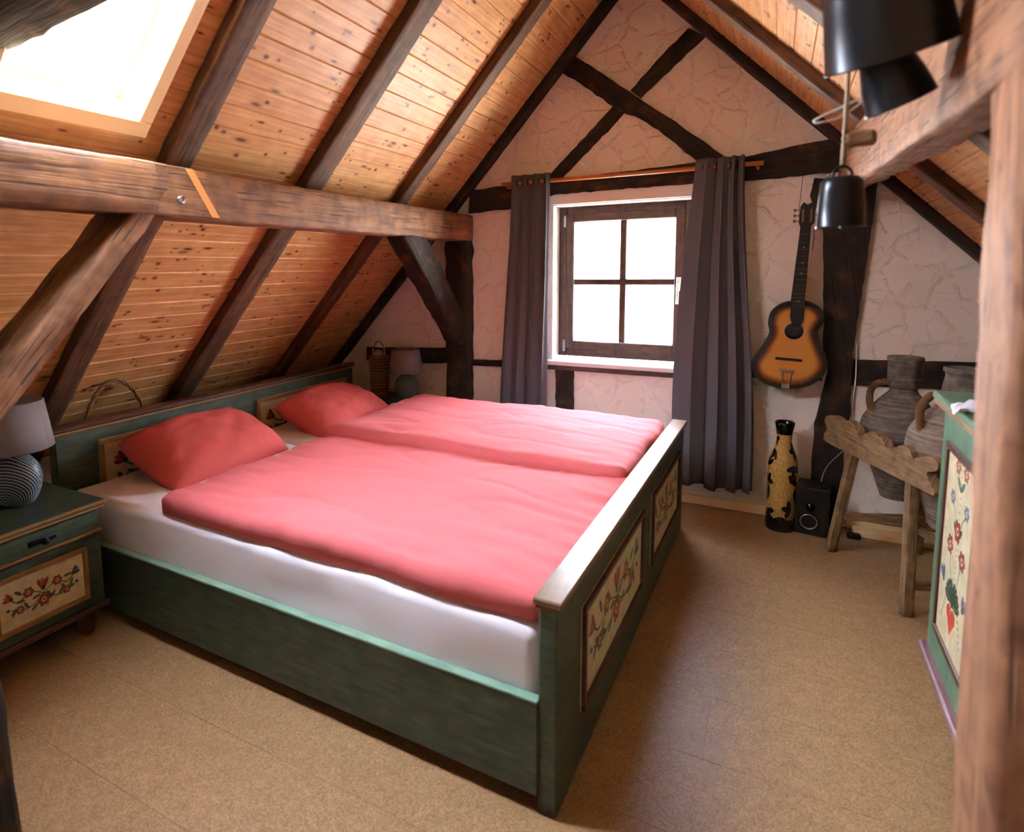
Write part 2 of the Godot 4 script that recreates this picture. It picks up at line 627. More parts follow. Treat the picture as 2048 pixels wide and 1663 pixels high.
	var paint := func(lo: Color, hi: Color) -> ImageTexture:
		return pack(512, 512, func(x, y):
			var i: int = y * 512 + x
			return lo.lerp(hi, clampf(q1[i] / 255.0 * 0.8 + (q2[i] / 255.0 - 0.5) * 0.8 + 0.1, 0, 1)))
	var streak_h := height_tex(512, 512, func(x, y): return q1[y * 512 + x] / 255.0)
	mats.green = smat(Color.WHITE, 0.42, paint.call(Color(0.185, 0.235, 0.175), Color(0.295, 0.355, 0.275)), Vector3(1.6, 3, 1), streak_h, 0.03)
	mats.pale_green = smat(Color.WHITE, 0.4, paint.call(Color(0.42, 0.56, 0.47), Color(0.55, 0.68, 0.58)), Vector3(1.6, 3, 1), streak_h, 0.02)
	mats.bright_green = smat(Color.WHITE, 0.4, paint.call(Color(0.29, 0.44, 0.325), Color(0.41, 0.56, 0.43)), Vector3(1.6, 3, 1), streak_h, 0.02)
	mats.brown_trim = smat(Color.WHITE, 0.4, paint.call(Color(0.25, 0.135, 0.085), Color(0.40, 0.235, 0.15)), Vector3(2, 4, 1), streak_h, 0.02)
	mats.gold_trim = smat(Color.WHITE, 0.42, paint.call(Color(0.50, 0.345, 0.175), Color(0.66, 0.485, 0.27)), Vector3(2, 4, 1), streak_h, 0.02)
	mats.mauve_trim = smat(Color.WHITE, 0.4, paint.call(Color(0.45, 0.30, 0.33), Color(0.60, 0.44, 0.46)), Vector3(2, 4, 1), streak_h, 0.02)
	mats.cap = smat(Color.WHITE, 0.3, paint.call(Color(0.40, 0.30, 0.19), Color(0.53, 0.415, 0.28)), Vector3(2, 4, 1), streak_h, 0.01)

	# cloth
	var w1 := bytes_of(noise_bytes(256, 256, 0.09, 51, 3))
	var rib_h := height_tex(256, 256, func(x, y): return 0.5 + 0.5 * sin(TAU * y * 20.0 / 256.0) * (0.8 + 0.2 * w1[y * 256 + x] / 255.0))
	var weave_h := height_tex(256, 256, func(x, y): return 0.5 + 0.22 * sin(TAU * x * 64.0 / 256.0) * sin(TAU * y * 64.0 / 256.0) + 0.3 * (w1[y * 256 + x] / 255.0 - 0.5))
	mats.coral = smat(Color(0.84, 0.43, 0.43), 0.85, null, Vector3(8, 8, 1), rib_h, 0.03, 0.25)
	mats.coral.rim_enabled = true
	mats.coral.rim = 0.25
	mats.coral.rim_tint = 0.6
	mats.pillow = smat(Color(0.85, 0.39, 0.37), 0.85, null, Vector3(6, 6, 1), weave_h, 0.03, 0.25)
	mats.sheet = smat(Color(0.90, 0.885, 0.90), 0.85, null, Vector3(5, 5, 1), weave_h, 0.02, 0.25)
	mats.curtain = smat(Color(0.375, 0.365, 0.38), 0.8, null, Vector3(12, 40, 1), weave_h, 0.03, 0.3)
	mats.shade = smat(Color(0.56, 0.535, 0.545), 0.85, null, Vector3(20, 20, 1), weave_h, 0.02, 0.25)

	# clay
	var e1 := bytes_of(grain_image(512, 512, 61, 16, 0.05))
	var e2 := bytes_of(noise_bytes(512, 512, 0.02, 62, 4))
	var clay := pack(512, 512, func(x, y):
		var i: int = y * 512 + x
		return Color(0.30, 0.265, 0.235).lerp(Color(0.56, 0.51, 0.46), clampf(e1[i] / 255.0 * 0.75 + (e2[i] / 255.0 - 0.5) * 0.7 + 0.12, 0, 1)))
	var clay_h := height_tex(512, 512, func(x, y): return e1[y * 512 + x] / 255.0)
	mats.clay = smat(Color.WHITE, 0.85, clay, Vector3(1, 2, 1), clay_h, 0.12)
	mats.pale_clay = smat(Color(1.25, 1.2, 1.15), 0.85, clay, Vector3(1, 2, 1), clay_h, 0.1)
	mats.wicker = smat(Color(0.52, 0.37, 0.23), 0.7, null, Vector3.ONE, clay_h, 0.1)
	mats.dark_wicker = smat(Color(0.40, 0.27, 0.16), 0.75)
	mats.rope = smat(Color(0.66, 0.60, 0.50), 0.9)
	mats.black = smat(Color(0.045, 0.043, 0.045), 0.35)
	mats.black_gloss = smat(Color(0.05, 0.045, 0.045), 0.12)
	mats.iron = smat(Color(0.115, 0.115, 0.125), 0.38)
	mats.iron.metallic = 0.75
	mats.bell = smat(Color(0.23, 0.235, 0.25), 0.3)
	mats.bell.metallic = 0.85
	mats.steel = smat(Color(0.62, 0.62, 0.64), 0.28)
	mats.steel.metallic = 1.0
	mats.brass = smat(Color(0.56, 0.44, 0.26), 0.35)
	mats.brass.metallic = 0.9
	mats.white_cable = smat(Color(0.85, 0.83, 0.8), 0.5)
	mats.paper = smat(Color(0.90, 0.90, 0.93), 0.8)
	mats.orange = smat(Color(0.85, 0.36, 0.12), 0.5)
	mats.rod = smat(Color(0.74, 0.44, 0.19), 0.4, null, Vector3(2, 2, 1), pine_h, 0.02)
	mats.white_paint = smat(Color(0.86, 0.84, 0.80), 0.4)
	mats.dark_brown = smat(Color(0.115, 0.075, 0.05), 0.6)
	var gl := StandardMaterial3D.new()
	gl.albedo_color = Color(1, 1, 1, 0.04)
	gl.transparency = BaseMaterial3D.TRANSPARENCY_ALPHA
	gl.roughness = 0.02
	mats.glass = gl

# ------------------------------------------------------------------ painted folk ornament (flat print)
func dab(im: Image, x: float, y: float, rx: float, ry: float, ang: float, c: Color, a := 1.0) -> void:
	var r := maxf(rx, ry) + 1.5
	var ca := cos(ang); var sa := sin(ang)
	for yy in range(maxi(0, int(y - r)), mini(im.get_height(), int(y + r) + 1)):
		for xx in range(maxi(0, int(x - r)), mini(im.get_width(), int(x + r) + 1)):
			var dx := xx - x; var dy := yy - y
			var u := (dx * ca + dy * sa) / rx
			var v := (-dx * sa + dy * ca) / ry
			var d := sqrt(u * u + v * v)
			var k := clampf((1.0 - d) * minf(rx, ry) + 0.5, 0, 1) * a
			if k > 0.0:
				im.set_pixel(xx, yy, im.get_pixel(xx, yy).lerp(c, k))

func stem(im: Image, pts: Array, w: float, c: Color) -> void:
	var s := spline2(pts, 14)
	for q in s:
		dab(im, q.x, q.y, w, w, 0, c)

func leaf(im: Image, x: float, y: float, l: float, ang: float, c: Color) -> void:
	dab(im, x + cos(ang) * l * 0.5, y + sin(ang) * l * 0.5, l * 0.55, l * 0.19, ang, c)
	dab(im, x + cos(ang) * l * 0.5, y + sin(ang) * l * 0.5, l * 0.42, l * 0.05, ang, c.lightened(0.3))

func rose(im: Image, x: float, y: float, r: float, c: Color) -> void:
	for k in 6:
		var a := TAU * k / 6.0
		dab(im, x + cos(a) * r * 0.6, y + sin(a) * r * 0.6, r * 0.52, r * 0.4, a, c.darkened(0.25))
		dab(im, x + cos(a) * r * 0.55, y + sin(a) * r * 0.55, r * 0.36, r * 0.26, a, c.lightened(0.12))
	dab(im, x, y, r * 0.4, r * 0.4, 0, Color(0.88, 0.78, 0.55))
	dab(im, x, y, r * 0.2, r * 0.2, 0, c.darkened(0.5))

func tulip(im: Image, x: float, y: float, r: float, ang: float, c: Color) -> void:
	for k in [-1, 0, 1]:
		var a: float = ang + k * 0.5
		dab(im, x + cos(a) * r * 0.7, y + sin(a) * r * 0.7, r * 0.75, r * 0.3, a, c if k != 0 else c.lightened(0.25))
	dab(im, x, y, r * 0.3, r * 0.3, 0, Color(0.2, 0.28, 0.16))

func cream_ground(w: int, h: int, sd: int) -> Image:
	var a := bytes_of(noise_bytes(w, h, 0.012, sd, 4))
	var t := pack(w, h, func(x, y):
		return Color(0.77, 0.71, 0.55).lerp(Color(0.885, 0.84, 0.69), a[y * w + x] / 255.0))
	return t.get_image()

const RED := Color(0.60, 0.17, 0.13)
const BLUE := Color(0.20, 0.27, 0.42)
const LEAF := Color(0.17, 0.25, 0.15)

# a bunch lying along u: a wide oval of roses and leaves
func spray_panel(w: int, h: int, sd: int, big: float) -> StandardMaterial3D:
	var im := cream_ground(w, h, sd)
	rng.seed = sd
	var cx := w * 0.5; var cy := h * 0.52
	for s in [-1, 1]:
		stem(im, [Vector2(cx, cy), Vector2(cx + s * w * 0.14, cy - h * 0.12), Vector2(cx + s * w * 0.27, cy - h * 0.02), Vector2(cx + s * w * 0.36, cy - h * 0.14)], 2.0 * big, LEAF)
		stem(im, [Vector2(cx, cy), Vector2(cx + s * w * 0.12, cy + h * 0.14), Vector2(cx + s * w * 0.25, cy + h * 0.16), Vector2(cx + s * w * 0.34, cy + h * 0.08)], 2.0 * big, LEAF)
		for k in 9:
			var t := 0.04 + 0.033 * k
			leaf(im, cx + s * w * t, cy + h * 0.16 * sin(k * 1.9), 26.0 * big, (0.0 if s > 0 else PI) + rng.randf_range(-1.2, 1.2), LEAF.lerp(BLUE, rng.randf() * 0.4))
		rose(im, cx + s * w * 0.16, cy - h * 0.13, 17 * big, RED)
		rose(im, cx + s * w * 0.26, cy + h * 0.13, 14 * big, RED.lerp(BLUE, 0.25))
		tulip(im, cx + s * w * 0.34, cy - h * 0.13, 20 * big, -0.5 if s > 0 else PI + 0.5, BLUE if s > 0 else RED)
		dab(im, cx + s * w * 0.38, cy + h * 0.06, 7 * big, 5 * big, 0.4, BLUE)
	rose(im, cx, cy + h * 0.13, 21 * big, RED)
	tulip(im, cx, cy - h * 0.1, 26 * big, -PI / 2, RED.lightened(0.05))
	var m := smat(Color.WHITE, 0.45, ImageTexture.create_from_image(im))
	m.texture_repeat = false
	return m

# a tall bunch growing out of a heart
func heart_panel(w: int, h: int) -> StandardMaterial3D:
	var im := cream_ground(w, h, 12)
	rng.seed = 5
	var cx := w * 0.5
	var base := h * 0.78
	var k := w / 256.0
	for s in [-1, 1]:
		for j in 5:
			leaf(im, cx, base - 20 * k, 62 * k, -PI / 2 + s * (0.25 + 0.28 * j), LEAF.lerp(BLUE, 0.2 * (j % 2)))
		stem(im, [Vector2(cx, base - 10 * k), Vector2(cx + s * 30 * k, base - 90 * k), Vector2(cx + s * 48 * k, base - 150 * k)], 2.2 * k, LEAF)
		rose(im, cx + s * 52 * k, base - 160 * k, 24 * k, RED)
		tulip(im, cx + s * 84 * k, base - 50 * k, 26 * k, -PI / 2 + s * 0.5, BLUE)
		stem(im, [Vector2(cx, base - 190 * k), Vector2(cx + s * 32 * k, base - 250 * k), Vector2(cx + s * 60 * k, base - 275 * k)], 2.0 * k, LEAF)
		rose(im, cx + s * 60 * k, base - 285 * k, 18 * k, BLUE.lightened(0.2))
		leaf(im, cx, base - 200 * k, 44 * k, -PI / 2 + s * 0.9, LEAF)
		leaf(im, cx, base - 320 * k, 40 * k, -PI / 2 + s * 0.8, LEAF)
		rose(im, cx + s * 34 * k, base - 375 * k, 20 * k, RED.lerp(Color(0.75, 0.5, 0.2), 0.3))
		for j in 6:
			dab(im, cx + s * (52 + 6 * j) * k, base + (30 + 14 * j) * k - 50 * k, 5 * k, 3 * k, 0.6, LEAF)
	stem(im, [Vector2(cx, base - 10 * k), Vector2(cx + 6 * k, base - 200 * k), Vector2(cx - 4 * k, base - 420 * k)], 2.6 * k, LEAF)
	rose(im, cx, base - 215 * k, 27 * k, RED)
	tulip(im, cx, base - 400 * k, 34 * k, -PI / 2, RED)
	leaf(im, cx, base - 460 * k, 40 * k, -PI / 2 - 0.3, BLUE)
	leaf(im, cx, base - 460 * k, 40 * k, -PI / 2 + 0.5, LEAF)
	for s in [-1, 1]:
		dab(im, cx + s * 19 * k, base + 8 * k, 27 * k, 25 * k, 0, Color(0.9, 0.85, 0.7))
		dab(im, cx + s * 17 * k, base + 9 * k, 22 * k, 21 * k, 0, Color(0.80, 0.27, 0.19))
	for j in 30:
		var t := j / 30.0
		dab(im, cx, base + 14 * k + 48 * k * t, 34 * k * (1.0 - t) + 1.0, 4 * k, 0, Color(0.80, 0.27, 0.19))
	var m := smat(Color.WHITE, 0.45, ImageTexture.create_from_image(im))
	m.texture_repeat = false
	return m

func leaf_band_texture() -> ImageTexture:
	var im := Image.create(1024, 1024, false, Image.FORMAT_RGB8)
	var a := bytes_of(noise_bytes(1024, 1024, 0.03, 71, 3))
	var g := pack(1024, 1024, func(x, y):
		return Color(0.62, 0.46, 0.22).lerp(Color(0.84, 0.68, 0.38), clampf(a[y * 1024 + x] / 255.0 + 0.16 * sin(y * 0.5 + 5.0 * a[y * 1024 + x] / 255.0), 0, 1)))
	im = g.get_image()
	rng.seed = 19
	var dark := Color(0.06, 0.042, 0.03)
	for v in 4:
		var x0 := 128.0 + v * 256
		stem(im, [Vector2(x0, 1000), Vector2(x0 + 70, 800), Vector2(x0 - 50, 560), Vector2(x0 + 60, 320), Vector2(x0 - 20, 60)], 4.0, dark)
		for k in 7:
			var y := 960.0 - k * 138 + rng.randf_range(-20, 20)
			var x := x0 + rng.randf_range(-70, 70)
			var r := rng.randf_range(56, 76)
			var turn := rng.randf() * TAU
			for j in 3:
				var an := turn + (j - 1) * 1.15
				dab(im, x + cos(an) * r * 0.6, y + sin(an) * r * 0.5, r * 0.72, r * 0.36, an, dark)
				dab(im, x + cos(an) * r * 0.6, y + sin(an) * r * 0.5, r * 0.5, 1.6, an, Color(0.3, 0.22, 0.12))
	return ImageTexture.create_from_image(im)

# ------------------------------------------------------------------ scene
func _ready() -> void:
	nz.seed = 11
	nz.frequency = 1.0
	nz.noise_type = FastNoiseLite.TYPE_SIMPLEX_SMOOTH
	nz.fractal_octaves = 2
	setup_view()
	make_materials()
	build_shell()
	build_gable_timbers()
	build_roof_timbers()
	build_window()
	build_skylight()
	build_bed()
	build_curtains()
	build_nightstands()
	build_guitar()
	build_floor_things()
	build_rack_and_jars()
	build_dresser()
	build_bells()

func setup_view() -> void:
	var cam := Camera3D.new()
	cam.name = "camera"
	add_child(cam)
	var fw := Vector3(-0.4803, -0.1106, -0.8701).normalized()
	var right := Vector3(0.8760, -0.0125, -0.4821)
	right = (right - fw * right.dot(fw)).normalized()
	var up := right.cross(fw).normalized()
	cam.transform = Transform3D(Basis(right, up, -fw), Vector3(3.1243, 1.3245, 3.5723))
	# the photograph is cropped off-centre: the lens axis meets it at (881, 672.5) of 2048 x 1663
	var f := 1219.6
	var near := 0.05
	var lens := CameraAttributesPhysical.new()
	lens.frustum_focal_length = 21.0
	lens.exposure_aperture = 2.4
	lens.frustum_focus_distance = 3.1
	lens.frustum_near = near
	lens.frustum_far = 200.0
	cam.attributes = lens
	cam.set_frustum(near * 1663.0 / f, Vector2(143.0, -159.0) * near / f, near, 200.0)
	cam.current = true

	var env := Environment.new()
	env.background_mode = Environment.BG_SKY
	var sky := Sky.new()
	var sm := ProceduralSkyMaterial.new()
	sm.sky_top_color = Color(1.08, 1.14, 1.26)
	sm.sky_horizon_color = Color(1.0, 1.01, 1.03)
	sm.ground_horizon_color = Color(1.0, 1.0, 1.0)
	sm.ground_bottom_color = Color(1.0, 0.98, 0.93)
	sm.ground_curve = 0.5
	sm.sky_curve = 0.3
	sm.sun_angle_max = 0.0
	sky.sky_material = sm
	env.sky = sky
	env.background_energy_multiplier = 1.0
	env.tonemap_mode = Environment.TONE_MAPPER_LINEAR
	env.tonemap_exposure = 68.0
	env.sdfgi_enabled = true
	env.ssao_enabled = true
	env.ssil_enabled = true
	var we := WorldEnvironment.new()
	we.name = "environment"
	we.environment = env
	add_child(we)

func left_y(x: float) -> float:
	return LY + LT * x

func right_y(x: float) -> float:
	return RY + RT * x

func build_shell() -> void:
	rng.seed = 101
	# floor of cork planks on a slab
	var fl := struct("floor")
	var m := MB.new()
	cbox(m, Vector3(2.4, -0.06, 2.2), Vector3(2.75, 0.05, 2.75), 0.001)
	part("slab", m, mats.dark_brown, fl)
	var pwid := 0.268
	var plen := 0.9
	var row := 0
	var z := 1.648 - pwid * 7
	while z < ZB:
		var x := -0.3 - (row % 3) * 0.3
		while x < 5.1:
			var x0 := maxf(x, -0.25)
			var x1 := minf(x + plen, 5.0)
			var z0 := maxf(z, -0.02)
			var z1 := minf(z + pwid, ZB + 0.05)
			if x1 - x0 > 0.02 and z1 - z0 > 0.01:
				m = MB.new()
				cbox(m, Vector3.ZERO, Vector3((x1 - x0) / 2 - 0.00005, 0.005, (z1 - z0) / 2 - 0.0003), 0.0008, 0, Basis(), Vector2(rng.randf(), rng.randf()))
				part("cork_plank", m, mats.cork, fl, false, Vector3((x0 + x1) / 2, -0.005 + rng.randf_range(-0.0001, 0.0), (z0 + z1) / 2))
			x += plen
		z += pwid
		row += 1
	# boarded slopes
	var ce := struct("ceiling")
	var bw := 0.088
	var variants := 8
	var lb := Basis(Vector3(0, 0, 1), atan(LT))     # local x runs up the slope, local y off it
	var up_l := Vector3(1, LT, 0).normalized()
	var n_l := Vector3(-LT, 1, 0).normalized()
	var d := 0.0
	var idx := 0
	var total := (RIDGE + 0.05 - XL) * sqrt(1 + LT * LT)
	while d < total:
		var mid := Vector3(XL - 0.03, left_y(XL - 0.03) + LOFF, 0) + up_l * (d + bw / 2)
		var spans := [[-0.02, ZB + 0.05]]
		# the skylight cuts the boards
		if mid.x > 1.30 and mid.x < 1.96:
			spans = [[-0.02, 2.25], [2.75, ZB + 0.05]]
		for s in spans:
			board(ce, mid + n_l * 0.009, lb, bw, s[0], s[1], idx)
		d += bw
		idx += 1
	var up_r := Vector3(-1, -RT, 0).normalized()
	var n_r := Vector3(-RT, 1, 0).normalized()
	var rb := Basis(Vector3(0, 0, 1), atan(RT))
	d = 0.0
	total = (XR - RIDGE + 0.05) * sqrt(1 + RT * RT)
	while d < total:
		var mid := Vector3(XR + 0.03, right_y(XR + 0.03) + ROFF, 0) + up_r * (d + bw / 2)
		board(ce, mid + n_r * 0.009, rb, bw, -0.02, ZB + 0.05, idx)
		d += bw
		idx += 1
	# roof deck outside the boards
	m = MB.new()
	var deck := func(x0: float, x1: float, z0: float, z1: float) -> void:
		var a := Vector3(x0, left_y(x0) + LOFF, 0)
		var b := Vector3(x1, left_y(x1) + LOFF, 0)
		var l := a.distance_to(b)
		cbox(m, (a + b) / 2 + n_l * 0.07 + Vector3(0, 0, (z0 + z1) / 2), Vector3(l / 2, 0.05, (z1 - z0) / 2), 0.002, 0, lb)
	deck.call(-0.35, 1.30, -0.4, ZB + 0.3)
	deck.call(1.96, 2.5, -0.4, ZB + 0.3)
	deck.call(1.30, 1.96, -0.4, 2.25)
	deck.call(1.30, 1.96, 2.75, ZB + 0.3)
	part("roof_deck", m, mats.dark_brown, ce)
	m = MB.new()
	var ra := Vector3(2.28, right_y(2.28) + ROFF, 0)
	var rbb := Vector3(5.2, right_y(5.2) + ROFF, 0)
	cbox(m, (ra + rbb) / 2 + n_r * 0.07 + Vector3(0, 0, ZB / 2), Vector3(ra.distance_to(rbb) / 2, 0.05, ZB / 2 + 0.35), 0.002, 0, rb)
	part("roof_deck", m, mats.dark_brown, ce)
	# gable wall with the window opening
	var wf := struct("wall_far")
	m = MB.new()
	var x0 := 1.925
	var x1 := 2.715
	var y0 := 0.735
	var y1 := 1.695
	var lo := XL - 0.1
	var hi := XR + 0.1
	var o := 0.08
	prism(m, PackedVector2Array([Vector2(lo, -0.1), Vector2(x0, -0.1), Vector2(x0, left_y(x0) + o), Vector2(lo, left_y(lo) + o)]), -0.26, 0)
	prism(m, PackedVector2Array([Vector2(x1, -0.1), Vector2(hi, -0.1), Vector2(hi, right_y(hi) + o), Vector2(x1, right_y(x1) + o)]), -0.26, 0)
	prism(m, PackedVector2Array([Vector2(x0, -0.1), Vector2(x1, -0.1), Vector2(x1, y0), Vector2(x0, y0)]), -0.26, 0)
	prism(m, PackedVector2Array([Vector2(x0, y1), Vector2(x1, y1), Vector2(x1, right_y(x1) + o), Vector2(RIDGE, 2.95), Vector2(x0, left_y(x0) + o)]), -0.26, 0)
	part("plaster", m, mats.plaster, wf)
	# smooth reveal round the opening
	m = MB.new()
	cbox(m, Vector3(x0 + 0.004, (y0 + y1) / 2, -0.129), Vector3(0.006, (y1 - y0) / 2, 0.13), 0.001)
	cbox(m, Vector3(x1 - 0.004, (y0 + y1) / 2, -0.129), Vector3(0.006, (y1 - y0) / 2, 0.13), 0.001)
	cbox(m, Vector3((x0 + x1) / 2, y1 - 0.004, -0.129), Vector3((x1 - x0) / 2, 0.006, 0.13), 0.001)
	part("reveal", m, mats.smooth_plaster, wf)
	m = MB.new()
	cbox(m, Vector3((x0 + x1) / 2, 1.727, 0.004), Vector3((x1 - x0) / 2 + 0.02, 0.035, 0.006), 0.002)
	part("lintel_band", m, mats.smooth_plaster, wf)
	var wn := struct("wall_near")
	m = MB.new()
	prism(m, PackedVector2Array([Vector2(lo, -0.1), Vector2(hi, -0.1), Vector2(hi, right_y(hi) + o), Vector2(RIDGE, 2.95), Vector2(lo, left_y(lo) + o)]), ZB, ZB + 0.2)
	part("plaster", m, mats.plaster, wn)
	var wl := struct("wall_left")
	m = MB.new()
	cbox(m, Vector3(XL - 0.1, 0.2, ZB / 2), Vector3(0.1, 0.3, ZB / 2 + 0.2), 0.002)
	part("plaster", m, mats.plaster, wl)
	var wr := struct("wall_right")
	m = MB.new()
	cbox(m, Vector3(XR + 0.1, 0.2, ZB / 2), Vector3(0.1, 0.36, ZB / 2 + 0.2), 0.002)
	part("plaster", m, mats.plaster, wr)
	var bb := struct("baseboard_far")
	m = MB.new()
	cbox(m, Vector3(1.45, 0.025, 0.009), Vector3(1.88, 0.025, 0.009), 0.003)
	part("strip", m, mats.pine_trim, bb)
	m = MB.new()
	cbox(m, Vector3(4.08, 0.025, 0.009), Vector3(0.6, 0.025, 0.009), 0.003)
	part("strip", m, mats.pine_trim, bb)

func board(parent: Node, c: Vector3, basis: Basis, w: float, z0: float, z1: float, idx: int) -> void:
	var m := MB.new()
	var h := Vector3(w / 2, 0.009, (z1 - z0) / 2)
	cbox(m, Vector3.ZERO, h, 0.004, 2, basis)
	# one row of the board texture, shifted along the length
	var r := (idx * 5 + 3) % 8
	var shift := rng.randf() * 3.0
	for i in m.uv.size():
		var v: Vector2 = m.uv[i]
		var vv := fposmod(v.y - h.x * 2.0 * 1 + w / 2, w) if false else clampf((m.p[i].dot(basis.x) + w / 2) / w, 0.03, 0.97)
		m.uv[i] = Vector2((m.p[i].z + shift) / 1.5, (r + vv) / 8.0)
	part("board", m, mats.pine, parent, false, c + Vector3(0, 0, (z0 + z1) / 2))

func beam_thing(called: String, label: String, a: Vector3, b: Vector3, w: float, h: float, up: Vector3, mt: Material, sd: int, amp := 0.005, edge := 0.012, curve := Vector3.ZERO, category := "beam", group := "") -> MeshInstance3D:
	var m := MB.new()
	timber(m, Vector3.ZERO, b - a, w, h, up, sd, amp, edge, 0.06, curve)
	var o := part(called, m, mt, self, true, a)
	tag(o, label, category, group)
	return o

func flat_timber(called: String, label: String, pts: Array, mt: Material, z1 := 0.014, category := "beam") -> MeshInstance3D:
	var m := MB.new()
	var poly := PackedVector2Array(pts)
	var c: Vector2 = pts[0]
	for i in poly.size():
		poly[i] -= c
	prism(m, poly, -0.02, z1, 0.004)
	var ax: Vector2 = (poly[poly.size() / 2] - poly[0]).normalized()
	# grain along the longest direction
	var best := 0.0
	for i in poly.size():
		for j in poly.size():
			if poly[i].distance_to(poly[j]) > best:
				best = poly[i].distance_to(poly[j])
				ax = (poly[i] - poly[j]).normalized()
	for i in m.p.size():
		var q := Vector2(m.p[i].x, m.p[i].y)
		m.uv[i] = Vector2(q.dot(ax) + c.x * 0.7, q.cross(ax) + m.p[i].z + c.y)
	var o := part(called, m, mt, self, false, Vector3(c.x, c.y, 0))
	tag(o, label, category)
	return o

# a wavy edge through the points
func wavy(pts: Array, amp: float, sd: float) -> Array:
	var out := []
	for i in pts.size() - 1:
		var a: Vector2 = pts[i]
		var b: Vector2 = pts[i + 1]
		var n := maxi(1, int(a.distance_to(b) / 0.035))
		var nn := (b - a).orthogonal().normalized()
		for k in n:
			var q := a.lerp(b, float(k) / n)
			out.append(q + nn * nz.get_noise_2d(q.x * 22.0 + sd, q.y * 22.0) * amp * (1.0 if k > 0 else 0.3))
	out.append(pts[-1])
	return out

func build_gable_timbers() -> void:
	var dk: Material = mats.dark_timber
	var up := [Vector2(1.965, 2.592), Vector2(2.052, 2.526), Vector2(2.213, 2.399), Vector2(2.369, 2.278), Vector2(2.429, 2.228), Vector2(2.585, 2.108), Vector2(2.862, 1.879)]
	var low := [Vector2(2.720, 1.875), Vector2(2.523, 2.058), Vector2(2.394, 2.145), Vector2(2.345, 2.165), Vector2(2.278, 2.211), Vector2(2.118, 2.340), Vector2(1.980, 2.444), Vector2(1.905, 2.500)]
	flat_timber("gable_brace", "long dark curved brace crossing the gable from upper left to the tie beam", wavy(up, 0.006, 1) + wavy(low, 0.008, 2), dk, 0.018)
	flat_timber("gable_brace", "short dark strut in the gable running up right from the crossing", wavy([Vector2(2.426, 2.236), Vector2(2.541, 2.334), Vector2(2.745, 2.50)], 0.005, 3) + wavy([Vector2(2.66, 2.555), Vector2(2.538, 2.448), Vector2(2.372, 2.284)], 0.005, 4), dk, 0.015)
	flat_timber("gable_brace", "dark strut in the gable running down left behind the left curtain", wavy([Vector2(1.979, 1.838), Vector2(2.274, 2.106), Vector2(2.338, 2.170)], 0.007, 5) + wavy([Vector2(2.278, 2.212), Vector2(1.889, 1.845)], 0.004, 6), dk, 0.015)
	flat_timber("tie_beam", "dark horizontal tie beam on the gable wall above the window", wavy([Vector2(1.38, 1.672), Vector2(1.668, 1.685), Vector2(1.943, 1.752), Vector2(2.690, 1.757), Vector2(2.951, 1.753), Vector2(3.194, 1.756), Vector2(3.36, 1.764)], 0.006, 7) + wavy([Vector2(3.36, 1.926), Vector2(3.108, 1.893), Vector2(2.951, 1.873), Vector2(2.3, 1.848), Vector2(1.678, 1.829), Vector2(1.39, 1.815)], 0.006, 8), dk, 0.022)
	flat_timber("wall_rail", "short dark rail on the gable wall behind the far bedside lamp", wavy([Vector2(0.55, 0.672), Vector2(0.956, 0.674), Vector2(1.25, 0.701)], 0.005, 9) + wavy([Vector2(1.25, 0.800), Vector2(0.692, 0.772), Vector2(0.55, 0.768)], 0.004, 10), dk, 0.014)
	flat_timber("wall_rail", "thin brown rail between the corner post and the left curtain", wavy([Vector2(1.39, 0.690), Vector2(1.95, 0.705)], 0.003, 11) + wavy([Vector2(1.95, 0.748), Vector2(1.39, 0.730)], 0.003, 12), dk, 0.012)
	flat_timber("wall_rail", "dark rail on the gable wall behind the tall clay jar", wavy([Vector2(3.45, 0.728), Vector2(4.28, 0.75)], 0.004, 13) + wavy([Vector2(4.28, 0.882), Vector2(3.45, 0.857)], 0.004, 14), dk, 0.014)
	flat_timber("wall_rail", "short brown rail between the right curtain and the guitar", wavy([Vector2(2.69, 0.725), Vector2(3.34, 0.742)], 0.003, 15) + wavy([Vector2(3.34, 0.788), Vector2(2.69, 0.775)], 0.003, 16), dk, 0.012)
	flat_timber("wall_post", "short dark post in the wall under the window sill", wavy([Vector2(1.965, -0.02), Vector2(2.075, -0.02), Vector2(2.073, 0.474), Vector2(2.070, 0.712)], 0.004, 17) + wavy([Vector2(1.958, 0.712), Vector2(1.963, 0.463), Vector2(1.964, 0.02)], 0.004, 18), dk, 0.016)
	flat_timber("wall_post", "dark crooked post in the gable wall beside the guitar", wavy([Vector2(3.325, 0.0), Vector2(3.456, 0.0), Vector2(3.458, 0.219), Vector2(3.449, 0.396), Vector2(3.466, 0.584), Vector2(3.461, 0.884), Vector2(3.469, 1.006), Vector2(3.482, 1.174), Vector2(3.501, 1.437), Vector2(3.516, 1.70)], 0.004, 19) + wavy([Vector2(3.26, 1.74), Vector2(3.246, 1.66), Vector2(3.309, 1.490), Vector2(3.313, 1.403), Vector2(3.320, 1.309), Vector2(3.324, 1.173), Vector2(3.337, 1.036), Vector2(3.337, 0.898), Vector2(3.362, 0.795), Vector2(3.348, 0.700), Vector2(3.318, 0.521), Vector2(3.316, 0.330), Vector2(3.322, 0.05)], 0.006, 20), dk, 0.03)
	# the corner post, its brace and the rafters
	beam_thing("corner_post", "dark upright post under the left purlin against the gable wall", Vector3(1.32, 0.0, 0.05), Vector3(1.325, 1.495, 0.05), 0.15, 0.12, Vector3(0, 0, 1), dk, 3, 0.007, 0.014, Vector3.ZERO, "post")
	beam_thing("brace", "short dark brace between corner post and left purlin", Vector3(1.335, 0.90, 0.09), Vector3(1.335, 1.56, 0.76), 0.12, 0.17, Vector3(0, 1, -1), dk, 4, 0.006, 0.012, Vector3.ZERO, "brace")

